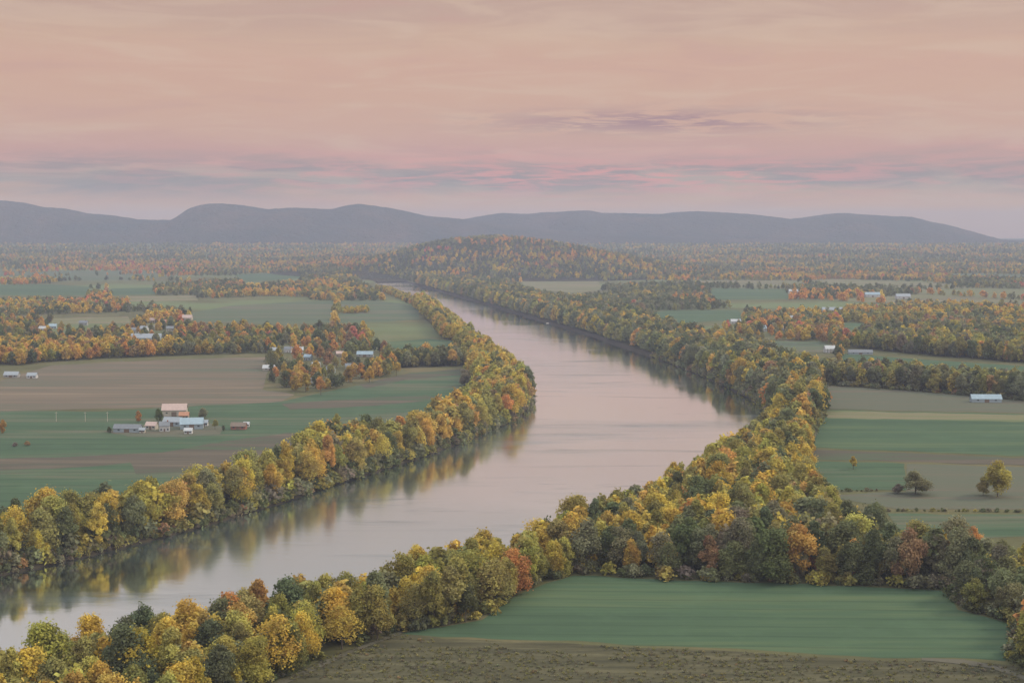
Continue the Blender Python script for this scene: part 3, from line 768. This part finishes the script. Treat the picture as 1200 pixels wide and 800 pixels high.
for i in ind:
    t = T[i]
    if t.get('label'): continue
    row, s = where(t)
    size = 'tall' if t['h'] > 21.3 else ('short' if t['h'] < 18.3 else 'medium')
    keys.setdefault((size, t['col'], row, s), []).append(i)
for (size, col, row, s), L_ in keys.items():
    L_.sort(key=lambda i: T[i]['px'])
    n = len(L_)
    for k, i in enumerate(L_):
        base = f"{size} {col} {row + ' ' if row else ''}tree, {s}"
        if n > 1:
            if k == 0: o_ = 'leftmost such'
            elif k == n - 1: o_ = 'rightmost such'
            else: o_ = f'{ORD[min(k + 1, 20)]} from left'
            base += ', ' + o_
        T[i]['label'] = base

def add_tree(t):
    root = empty('deciduous_tree', (t['x'], t['y'], t['z']), t['rz'])
    s = t['h'] / 20
    root.scale = (s * t['w'], s * t['w'], s)
    tag(root, t['label'], 'tree', {'A': 'trees along the left bank', 'B': 'trees along the near right bank', 'C': 'trees along the far right bank', 'D': 'trees in the dark belt behind the green field',
                                   'E': 'trees at the right edge', 'S': None}.get(t['belt'], 'trees on the plain'))
    cm, tm = NEAR[t['v']]
    c_ = bpy.data.objects.new('crown', cm); C.objects.link(c_); c_.parent = root
    c_['tint'] = [t['tint'][0], t['tint'][1], t['tint'][2], 1.0]
    k_ = bpy.data.objects.new('trunk', tm); C.objects.link(k_); k_.parent = root
for i in sorted(ind): add_tree(T[i])
rest = [T[i] for i in range(len(T)) if i not in ind]

# ------------------------------------------------------------------ the far woods: one mass
pts = []   # x, y, z, height scale, width scale, rot, variant, tint
for t in rest:
    pts.append((t['x'], t['y'], t['z'], t['h'] / 20, t['w'], t['rz'], (t['v'] % 6), *t['tint']))
r = np.random.default_rng(99)
def fract(x, y, s, sy=None, seed=0.0, o=3):
    return mnoise.fractal(Vector((x / s, y / (sy or s), seed)), 1.0, 2.0, o)
WATER_PIX = [(0, 672), (250, 612), (600, 490), (630, 465), (580, 404), (496, 352), (470, 342), (440, 330), (428, 325), (450, 326), (475, 330), (498, 336), (520, 343), (640, 378), (770, 428), (900, 488), (800, 548), (600, 640), (380, 675), (0, 765)]
FAR_KEEP = [[(-900, 378), (-900, 281), (2100, 281), (2100, 405), (1200, 408), (1010, 402), (985, 400), (870, 392), (735, 372), (600, 338), (520, 338), (500, 335), (472, 329), (447, 326), (428, 325.4), (420, 330), (445, 348), (450, 352), (430, 383), (215, 381), (0, 378)]]
Y = 1750.0
XS, YS = [], []
while Y < 9300:
    sp_ = 12 + (Y - 1750) / 6850 * 22
    half = 0.43 * Y + 60
    nx = int(2 * half / sp_)
    xs_ = np.linspace(-half, half, nx) + r.uniform(-0.45, 0.45, nx) * sp_
    XS.append(xs_); YS.append(Y + r.uniform(-0.45, 0.45, nx) * sp_)
    Y += sp_ * (1.0 + (Y - 1750) / 6850 * 0.7)
XS = np.concatenate(XS); YS = np.concatenate(YS)
ZS = rise(YS) + np.maximum(3.9, 3.0 + wooded_hill_z(XS, YS))
PX, PY, PD = pix(XS, YS, ZS)
_, PT, _ = pix(XS, YS, ZS + 17)
PX0, PY0, _ = pix(XS, YS, np.full(XS.shape, 4.0))
ok = in_any(PX0, PY0, FAR_KEEP)
ok &= ~in_any(PX, PY, FPOLY) & ~in_any(PX, PT, FPOLY) & ~in_any(PX, 0.5 * (PT + PY), FPOLY)
ok &= ~inpoly(PX, PT, WATER_PIX)
ok &= ~((XS > bank_l(YS) - 5) & (XS < bank_r(YS) + 5) & (YS < D_END))
FARC = [('dark green', 4), ('olive', 3), ('greyish green', 3), ('amber', 2), ('orange', 1.5), ('rust', 2), ('golden yellow', 1.2), ('red', 0.5)]
RED_SPOTS = [(30, 323, 70, 6), (45, 350, 40, 5), (75, 352, 14, 5), (1060, 354, 160, 5), (505, 300, 20, 8), (150, 318, 60, 7), (110, 354, 40, 7), (1180, 350, 60, 8)]
OR_SPOTS = [(590, 282, 60, 8), (120, 362, 40, 8), (320, 340, 70, 8), (290, 345, 40, 8), (380, 310, 90, 6), (930, 350, 60, 8), (600, 302, 60, 6), (900, 325, 40, 6)]
clump = {}
CR = np.random.default_rng(21)
cell = []
for cyy in np.arange(1900, 8200, 560):
    for cxx in np.arange(-3900, 3900, 430):
        cell.append((cxx + CR.uniform(-150, 150) + (215 if int(cyy / 560) % 2 else 0), cyy + CR.uniform(-190, 190)))
cell = np.array(cell); AN = 0.72                       # plots run deeper than wide
ctype = CR.choice(5, len(cell), p=[0.40, 0.20, 0.14, 0.12, 0.14])
ctype = np.where((ctype == 0) & (cell[:, 1] > 5200) & (CR.uniform(0, 1, len(cell)) < 0.6), 2, ctype)   # open, dark wood, amber wood, yellow wood, mixed wood
def plot_outline(i):
    c0 = cell[i]; P = [(c0[0] - 900, c0[1] - 1200), (c0[0] + 900, c0[1] - 1200), (c0[0] + 900, c0[1] + 1200), (c0[0] - 900, c0[1] + 1200)]
    for k in np.argsort(((cell[:, 0] - c0[0]) ** 2 + ((cell[:, 1] - c0[1]) * AN) ** 2))[1:16]:
        c1 = cell[k]; nx, ny = c1[0] - c0[0], (c1[1] - c0[1]) * AN * AN
        mx_, my_ = (c0 + c1) / 2
        Q = []
        for a in range(len(P)):
            p1, p2 = P[a], P[(a + 1) % len(P)]
            d1 = (p1[0] - mx_) * nx + (p1[1] - my_) * ny; d2 = (p2[0] - mx_) * nx + (p2[1] - my_) * ny
            if d1 <= 0: Q.append(p1)
            if d1 * d2 < 0:
                t_ = d1 / (d1 - d2); Q.append((p1[0] + (p2[0] - p1[0]) * t_, p1[1] + (p2[1] - p1[1]) * t_))
        P = Q
        if len(P) < 3: break
    return P
fm = ['far_mix', 'far_green', 'far_tan', 'left_brown', 'near_green', 'yellow_strip']
for i in range(len(cell)):
    if ctype[i] != 0: continue
    P = plot_outline(i)
    if len(P) < 3: continue
    pc = np.array(P); cc_ = pc.mean(0)
    if float(wooded_hill_z(cc_[0], cc_[1])) > 2 or pc[:, 1].max() > 5690: continue
    if any(bank_l(y_) - 70 < x_ < bank_r(y_) + 70 and y_ < D_END + 100 for x_, y_ in P): continue
    q1, q2, _ = pix(pc[:, 0], pc[:, 1], np.full(len(pc), 4.0))
    if in_any(np.append(q1, q1.mean()), np.append(q2, q2.mean()), FPOLY).any(): continue
    if not in_any(np.array([q1.mean()]), np.array([q2.mean()]), FAR_KEEP)[0]: continue
    zf = 4.012 + 0.0003 * i
    o = mesh_obj('field', [(x_, y_, zf) for x_, y_ in P], [tuple(range(len(P)))], MF[fm[int(CR.choice(6, p=[.28, .12, .34, .14, .02, .10]))]])
    tag(o, kind='structure')
dd2 = np.full(XS.shape, 1e18); dd1 = np.full(XS.shape, 1e18); own = np.zeros(XS.shape, int)
for i, (a, b) in enumerate(cell):
    q = (XS - a) ** 2 + ((YS - b) * AN) ** 2
    closer = q < dd1
    dd2 = np.where(closer, dd1, np.minimum(dd2, q)); own = np.where(closer, i, own); dd1 = np.minimum(q, dd1)
ctp = np.where(wooded_hill_z(XS, YS) > 1, 4, ctype[own])
hedge = (np.sqrt(dd2) - np.sqrt(dd1)) < 26
ok &= ~((bank_l(YS) - XS < 150) & (XS < bank_l(YS)) & (YS > 3300) & (YS < D_END + 200) & (bank_l(YS) - XS < 45) & (r.uniform(0, 1, XS.shape) < 0.8))
near_river = (XS > bank_l(YS) - 75) & (XS < bank_r(YS) + 75) & (YS < D_END + 80)
hillside = wooded_hill_z(XS, YS) > 1
openf = (ctp == 0) & ~near_river & ~hillside & (YS < 5690)
ok &= ~(openf & ~hedge)
ok &= ~(openf & hedge & (r.uniform(0, 1, XS.shape) < 0.35))
TYPEW = {0: [6, 4, 5, 2, .8, 1.2, 1.8, .1], 1: [11, 5, 8, .5, .2, .5, .4, .03], 2: [4, 4, 4, 4, 2.0, 2.0, 2, .25], 3: [4, 4.5, 4, 3, .5, .5, 4, .03], 4: [7, 4.5, 6, 2, .8, 1.2, 1.6, .1]}
for X, Yv, Z, ct_, px_, py_ in zip(XS[ok], YS[ok], ZS[ok], ctp[ok], PX[ok], PY[ok]):
    if Yv < 4200 and hides_house(px_, py_, 12 * F / Yv, 13 * F / Yv, Yv) and r.uniform() < 0.8: continue
    warm = fract(X, Yv, 700, 520, 8.1) * 1.9 - 0.25 + 0.35 * fract(X, Yv, 60, 60, 1.7, 1)
    red = 0.0
    for (a, b, c_, d_) in RED_SPOTS: red = max(red, math.exp(-((px_ - a) / c_) ** 2 - ((py_ - b) / d_) ** 2))
    org = 0.0
    for (a, b, c_, d_) in OR_SPOTS: org = max(org, math.exp(-((px_ - a) / c_) ** 2 - ((py_ - b) / d_) ** 2))
    u = r.uniform()
    if u < red * 0.75: cl = 'red' if r.uniform() < 0.3 else 'orange'
    elif u < red * 0.75 + org * 0.42: cl = ('orange', 'amber', 'orange', 'golden yellow', 'amber')[int(r.integers(0, 5))]
    else:
        w_ = np.array(TYPEW[int(ct_)]) * np.exp(np.array([-1.6, -0.6, -1.0, 1.3, 1.5, 1.0, 1.2, 1.0]) * warm * 0.6)
        cl = FARC[int(r.choice(8, p=w_ / w_.sum()))][0]
    kk = (int((X + 40 * mnoise.noise(Vector((X / 90, Yv / 90, 5)))) // 75), int(Yv // 110))
    if kk not in clump: clump[kk] = cl
    elif r.uniform() < 0.55: cl = clump[kk]
    con = r.uniform() < 0.05 and cl in ('dark green', 'greyish green')
    hs = r.uniform(0.48, 0.95)
    pts.append((X, Yv, Z, hs, r.uniform(0.9, 1.25), r.uniform(0, 6.28), (11 if con else 6 + int(r.integers(0, 5))), *vivid(tinted(cl, r), Yv)))

def instancer(name, protos, pts, label, cat):
    P = np.array(pts, np.float32)
    me = bpy.data.meshes.new(name)
    me.vertices.add(len(P)); me.vertices.foreach_set('co', P[:, :3].ravel())
    def att(n_, typ, arr, field):
        a = me.attributes.new(n_, typ, 'POINT'); a.data.foreach_set(field, arr.ravel())
    sc = np.stack([P[:, 3] * P[:, 4], P[:, 3] * P[:, 4], P[:, 3]], 1).astype(np.float32)
    att('scl', 'FLOAT_VECTOR', sc, 'vector')
    ro = np.stack([np.zeros(len(P)), np.zeros(len(P)), P[:, 5]], 1).astype(np.float32)
    att('rot', 'FLOAT_VECTOR', ro, 'vector')
    att('vid', 'INT', P[:, 6].astype(np.int32), 'value')
    att('tint', 'FLOAT_COLOR', np.concatenate([P[:, 7:10], np.ones((len(P), 1))], 1).astype(np.float32), 'color')
    o = bpy.data.objects.new(name, me); C.objects.link(o)
    col = bpy.data.collections.new(name + '_shapes')
    for k, m_ in enumerate(protos):
        ob = bpy.data.objects.new(f'{name}_shape_{k:02d}', m_); col.objects.link(ob)
    tree = bpy.data.node_groups.new(name, 'GeometryNodeTree')
    tree.interface.new_socket('Geometry', in_out='INPUT', socket_type='NodeSocketGeometry')
    tree.interface.new_socket('Geometry', in_out='OUTPUT', socket_type='NodeSocketGeometry')
    n = tree.nodes
    gi = n.new('NodeGroupInput'); go = n.new('NodeGroupOutput')
    ci = n.new('GeometryNodeCollectionInfo'); ci.inputs['Collection'].default_value = col
    ci.inputs['Separate Children'].default_value = True; ci.inputs['Reset Children'].default_value = True
    iop = n.new('GeometryNodeInstanceOnPoints'); iop.inputs['Pick Instance'].default_value = True
    m2p = n.new('GeometryNodeMeshToPoints')
    def named(nm, typ):
        a = n.new('GeometryNodeInputNamedAttribute'); a.data_type = typ; a.inputs['Name'].default_value = nm
        return a.outputs[0]
    L = tree.links.new
    L(gi.outputs[0], m2p.inputs['Mesh']); L(m2p.outputs[0], iop.inputs['Points']); L(ci.outputs[0], iop.inputs['Instance'])
    L(named('vid', 'INT'), iop.inputs['Instance Index'])
    e2r = n.new('FunctionNodeEulerToRotation'); L(named('rot', 'FLOAT_VECTOR'), e2r.inputs[0]); L(e2r.outputs[0], iop.inputs['Rotation'])
    L(named('scl', 'FLOAT_VECTOR'), iop.inputs['Scale'])
    L(iop.outputs[0], go.inputs[0])
    md = o.modifiers.new('scatter', 'NODES'); md.node_group = tree
    tag(o, label, cat, kind='stuff')
    return o
instancer('woods', MID + FAR, pts, 'autumn woods massed over the plain and along the farther banks', 'woods')

# undergrowth along the edges of the belts and the banks
sh_mesh = []
for k in range(4):
    me, L = crown_mesh(500 + k, 4.0, 5.5, 0.2, 260, 0.75)
    sh_mesh.append(me)
spts = []
r = np.random.default_rng(5)
def edge_shrubs(poly, step, lo, hi, mix, spread=2.5):
    for k in range(len(poly)):
        a, b = at(*poly[k]), at(*poly[(k + 1) % len(poly)])
        if a.y > 1700 or b.y > 1700: continue
        n = int((b - a).length / step)
        for q in range(n):
            v = a.lerp(b, (q + r.uniform()) / max(n, 1))
            x, y = v.x + r.normal() * spread, v.y + r.normal() * spread
            if y < D_END and bank_l(y) - 1.5 < x < bank_r(y) + 1.5: 
                x = bank_l(y) - r.uniform(2, 8) if x - bank_l(y) < bank_r(y) - x else bank_r(y) + r.uniform(2, 8)
            px_, py_, _d = pix(x, y, 4.0)
            if in_any(np.array([px_]), np.array([py_]), FPOLY + TPOLY)[0]: continue
            s = r.uniform(lo, hi)
            spts.append((x, y, 2.6 if (bank_l(y) - 8 < x < bank_r(y) + 8 and y < D_END) else 3.9, s, r.uniform(0.9, 1.4), r.uniform(0, 6.28), int(r.integers(0, 4)), *tinted(pick(mix, r), r)))
def bank_shrubs():
    y = 430.0
    while y < 1750:
        for side in (-1, 1):
            for q in range(2):
                yy_ = y + r.uniform(-1, 1)
                if r.uniform() < 0.42: continue
                off = r.uniform(-0.3, 2.0) if q == 0 else r.uniform(2.0, 6.5)
                x = (bank_l(yy_) - off) if side < 0 else (bank_r(yy_) + off)
                z = 0.6 + min(off, 3.5) / 3.5 * 2.4 - 0.3
                spts.append((float(x), yy_, z, (0.5 + 1.5 * r.uniform() ** 2) * (1 + 0.35 * q), r.uniform(0.85, 1.3), r.uniform(0, 6.28), int(r.integers(0, 4)), *tinted(pick(SHM, r), r)))
        y += 1.5 if y < 1200 else 3
SHM = {'dark green': 4, 'olive': 3, 'greyish green': 4, 'bare brown': 1.2, 'rust': 0.3, 'yellow green': 0.8}
bank_shrubs()
for pl in (POLY_A, POLY_B, POLY_C, POLY_D, POLY_E, POLY_F): edge_shrubs(pl, 2.2, 0.5, 1.5, SHM)
for ln in ([(1040, 599), (1120, 599), (1200, 600), (1300, 603)], [(975, 576), (1030, 575)]):
    for a, b in zip(ln[:-1], ln[1:]):
        n = int((at(*b) - at(*a)).length / 3)
        for q in range(n):
            v = at(*a).lerp(at(*b), (q + r.uniform()) / n); s = r.uniform(0.2, 0.55)
            if mnoise.noise(Vector((v.x * 0.03, v.y * .1, 2))) < -0.05: continue
            spts.append((v.x, v.y, 3.9, s, r.uniform(0.9, 1.5), r.uniform(0, 6.28), int(r.integers(0, 4)), *tinted(pick(SHM, r), r)))
instancer('undergrowth', sh_mesh, spts, 'low mixed undergrowth along the river banks and wood edges', 'undergrowth')

# weeds in the rough field at the bottom
wm = []
for k in range(3):
    me, L = crown_mesh(600 + k, 0.6, 1.7, 0.0, 30, 0.40)
    wm.append(me)
wpts = []
rough = [p_ for (_n, mk, s_, p_) in FIELDS if mk == 'rough'][0]
for row in np.arange(380, 560, 1.5):
    for x in np.arange(-190, 320, 1.5):
        if r.uniform() < 0.5: continue
        X, Yv = x + r.normal() * 0.8, row + r.normal() * 0.5 + x * 0.03
        if mnoise.fractal(Vector((X * 0.02, Yv * 0.06, 7)), 1, 2, 3) < -0.25: continue
        px_, py_, _d = pix(X, Yv, 4.2)
        if py_ > 850: continue
        if not inpoly(np.array([px_]), np.array([py_]), rough)[0]: continue
        cl = ('olive', 'bare brown', 'greyish green', 'rust')[int(r.choice(4, p=[.40, .28, .31, .01]))]
        wpts.append((X, Yv, 4.15, r.uniform(0.3, 0.9), r.uniform(0.8, 1.6), r.uniform(0, 6.28), int(r.integers(0, 3)), *(tuple(0.55 * q + 0.45 * k_ for q, k_ in zip(tinted(cl, r), (0.115, 0.113, 0.068))))))
instancer('weeds', wm, wpts, 'rough brown and olive weeds over the field at the bottom', 'weeds')

# floating dock on the far right bank
p_ = at(650, 378.5, 0.0)
e = empty('dock', (p_.x, p_.y - 10, 0), R(-24)); tag(e, 'pale floating dock moored at the far right bank', 'dock')
V, Fc = box(-15, 15, -3.2, 3.2, 0.05, 0.9); mesh_obj('deck', V, Fc, bm_('dock_boards', (0.55, 0.52, 0.48), 0.8), e)
for sx in (-13, -4, 4, 13):
    V, Fc = [], []; tube(V, Fc, [(sx, 3.5, -1), (sx, 3.5, 2.6)], [0.22, 0.2], 8); mesh_obj('piling', V, Fc, m_bark, e)
V, Fc = box(-3, 3, -1.8, 1.8, 3.3, 3.5); mesh_obj('canopy', V, Fc, bm_('roof_white', ROOFS['white']), e)
for sx in (-2.7, 2.7):
    V, Fc = [], []; tube(V, Fc, [(sx, 0, 0.9), (sx, 0, 3.3)], [0.12, 0.12], 6); mesh_obj('post', V, Fc, m_trim, e)
V, Fc = box(8, 9.6, 3.2, 14, 0.9, 1.1); mesh_obj('gangway', V, Fc, bm_('dock_boards', (0.55, 0.52, 0.48), 0.8), e)

# utility poles beside the farm
where_p = [(66, 'leftmost wooden utility pole in the meadow left of the farm'), (100, 'second wooden utility pole in the meadow left of the farm'), (126, 'wooden utility pole nearest the long low farm shed')]
m_pole = bm_('pole_wood', (0.42, 0.38, 0.34), 0.9)
for x, lb in where_p:
    p_ = at(x, 494)
    e = empty('utility_pole', (p_.x, p_.y, 4.1), R(8)); tag(e, lb, 'utility pole', 'utility poles in the meadow')
    V, Fc = [], []; tube(V, Fc, [(0, 0, -0.3), (0, 0, 8.2)], [0.2, 0.13], 8); mesh_obj('pole', V, Fc, m_pole, e)
    V, Fc = box(-1.1, 1.1, -0.2, -0.06, 7.3, 7.5); mesh_obj('crossarm', V, Fc, m_pole, e)

# ------------------------------------------------------------------ the air
m_haze, nt, out = new_mat('haze_air')
pv = nt.n('ShaderNodeVolumePrincipled')
pv.inputs['Color'].default_value = (0.46, 0.522, 0.74, 1); pv.inputs['Density'].default_value = 0.000082
pv.inputs['Anisotropy'].default_value = 0.0
nt.link(pv.outputs[0], out.inputs['Volume'])
V, Fc = box(-14500, 14500, -3500, 18600, -12, 425)
hz = mesh_obj('haze', V, Fc, m_haze); tag(hz, 'pale blue evening haze over the valley', 'haze', kind='stuff')

# ------------------------------------------------------------------ sky and sun
SUN_EL, SUN_AZ = 36.0, 76.0      # degrees; azimuth from the view direction towards the right
world = bpy.data.worlds.new('World'); scene.world = world; world.use_nodes = True
nt = NT(world.node_tree); nt.t.nodes.clear()
out = nt.n('ShaderNodeOutputWorld'); bg = nt.n('ShaderNodeBackground'); nt.link(bg.outputs[0], out.inputs[0])
gen = nt.n('ShaderNodeTexCoord').outputs['Generated']
sep = nt.n('ShaderNodeSeparateXYZ'); nt.link(gen, sep.inputs[0])
el = nt.math('MULTIPLY', nt.math('ARCSINE', sep.outputs[2]), 180 / math.pi)
az = nt.math('MULTIPLY', nt.math('ARCTAN2', sep.outputs[0], sep.outputs[1]), 180 / math.pi)
cv = nt.n('ShaderNodeCombineXYZ'); nt.link(nt.math('MULTIPLY', az, 0.075), cv.inputs[0]); nt.link(el, cv.inputs[1]); skyv = cv.outputs[0]
nA = nt.noise(nt.mapping(skyv, (1.6, 0.7, 1)), 1.0, 6, 0.56, 0.6)
nB = nt.noise(nt.mapping(skyv, (2.0, 1.15, 1), (0, 0, R(6)), (7, 3, 0)), 1.0, 6, 0.56, 0.9)
nC = nt.noise(nt.mapping(skyv, (4.6, 3.4, 1), (0, 0, R(-4)), (2, 9, 0)), 1.0, 8, 0.62, 0.5)
el2 = nt.math('ADD', el, nt.math('MULTIPLY_ADD', nA, 1.8, -0.9))
def s(r_, g_, b_, k=1.0): return tuple(v * k for v in lin(r_, g_, b_))
SK = [(0.0, s(222, 174, 132)), (1.0, s(228, 178, 136)), (1.45, s(210, 168, 140)), (1.95, s(150, 144, 142)), (2.55, s(160, 144, 143)), (3.3, s(208, 160, 148)), (4.2, s(215, 171, 149)), (5.6, s(216, 172, 147)),
      (6.9, s(216, 172, 148)), (7.7, s(214, 176, 150)), (8.6, s(204, 168, 148)), (10.0, s(200, 167, 149)), (14.0, s(196, 184, 176)), (20.0, s(192, 198, 204))]
EMAX = 24.0
cl = nt.ramp(nt.math('DIVIDE', el2, EMAX, clamp=True), [(e / EMAX, c) for e, c in SK])
# thin brighter veils high up
cl = nt.mix(nt.math('MULTIPLY', nt.smooth(nB, 0.45, 0.68), 0.45), cl, s(222, 192, 166))
cl = nt.mix(nt.math('MULTIPLY', nt.smooth(nB, 0.47, 0.28), 0.40), cl, s(206, 160, 146))
def gauss(v, mu, sg):
    d = nt.math('DIVIDE', nt.math('SUBTRACT', v, mu), sg)
    return nt.math('EXPONENT', nt.math('MULTIPLY', nt.math('MULTIPLY', d, d), -1.0))
# mauve streak cloud in the middle and its pink rims
m1 = nt.math('MULTIPLY', gauss(el, 4.55, 0.45), gauss(az, 6.0, 6.2))
cl = nt.mix(nt.math('MULTIPLY', m1, nt.smooth(nC, 0.41, 0.54)), cl, s(170, 132, 136))
# pink cloud flecks in the grey band
m2 = nt.math('MULTIPLY', gauss(el, 2.3, 0.75), gauss(az, 4.0, 16.0))
cl = nt.mix(nt.math('MULTIPLY', nt.math('MULTIPLY', m2, nt.smooth(nC, 0.43, 0.60)), 0.85), cl, s(238, 158, 148))
m3 = nt.math('MULTIPLY', gauss(el, 3.0, 0.35), nt.smooth(nB, 0.42, 0.62))
cl = nt.mix(nt.math('MULTIPLY', m3, 0.6), cl, s(222, 158, 148))
# unseen sky overhead and behind the camera, brightened as added fill light
hi = nt.smooth(el, 18.0, 62.0)
cl = nt.mix(hi, cl, (1.95, 1.93, 1.92))
back = nt.math('MULTIPLY', nt.smooth(nt.math('MULTIPLY', sep.outputs[1], -1.0), 0.0, 0.75), nt.smooth(el, 2.0, 16.0))  # warm glow added behind the camera to lift tree sides facing it
cl = nt.mix(nt.math('MULTIPLY', back, nt.math('SUBTRACT', 1.0, hi)), cl, (1.95, 1.74, 1.46))
sky = nt.n('ShaderNodeTexSky'); sky.sky_type = 'NISHITA'; sky.sun_disc = False
sky.sun_elevation = R(SUN_EL); sky.sun_rotation = R(SUN_AZ)
skc = nt.mix(1.0, sky.outputs[0], (0.07, 0.07, 0.07), 'MULTIPLY')
tot = nt.mix(0.90, skc, cl)
nt.link(tot, bg.inputs['Color']); bg.inputs['Strength'].default_value = 1.0

sd = bpy.data.lights.new('sun', 'SUN'); sd.energy = 2.9; sd.angle = R(14); sd.color = (1.0, 0.83, 0.56)
so = bpy.data.objects.new('sun', sd); C.objects.link(so)
dirv = Vector((math.sin(R(SUN_AZ)) * math.cos(R(SUN_EL)), math.cos(R(SUN_AZ)) * math.cos(R(SUN_EL)), math.sin(R(SUN_EL))))
so.rotation_euler = dirv.to_track_quat('Z', 'Y').to_euler(); so.location = (2000, 500, 3000)

# ------------------------------------------------------------------ render settings
vs = scene.view_settings; vs.view_transform = 'Standard'; vs.look = 'None'; vs.exposure = 0.0; vs.gamma = 1.0; vs.use_curve_mapping = False
cy = scene.cycles
cy.max_bounces = 6; cy.diffuse_bounces = 3; cy.glossy_bounces = 3; cy.transmission_bounces = 3; cy.volume_bounces = 2; cy.transparent_max_bounces = 4
cy.use_denoising = True
cy.sample_clamp_indirect = 6
print('trees', len(T), 'individual', len(ind), 'min shown px', min(cnt[i] for i in ind), 'far', len(pts), 'shrubs', len(spts), 'weeds', len(wpts))
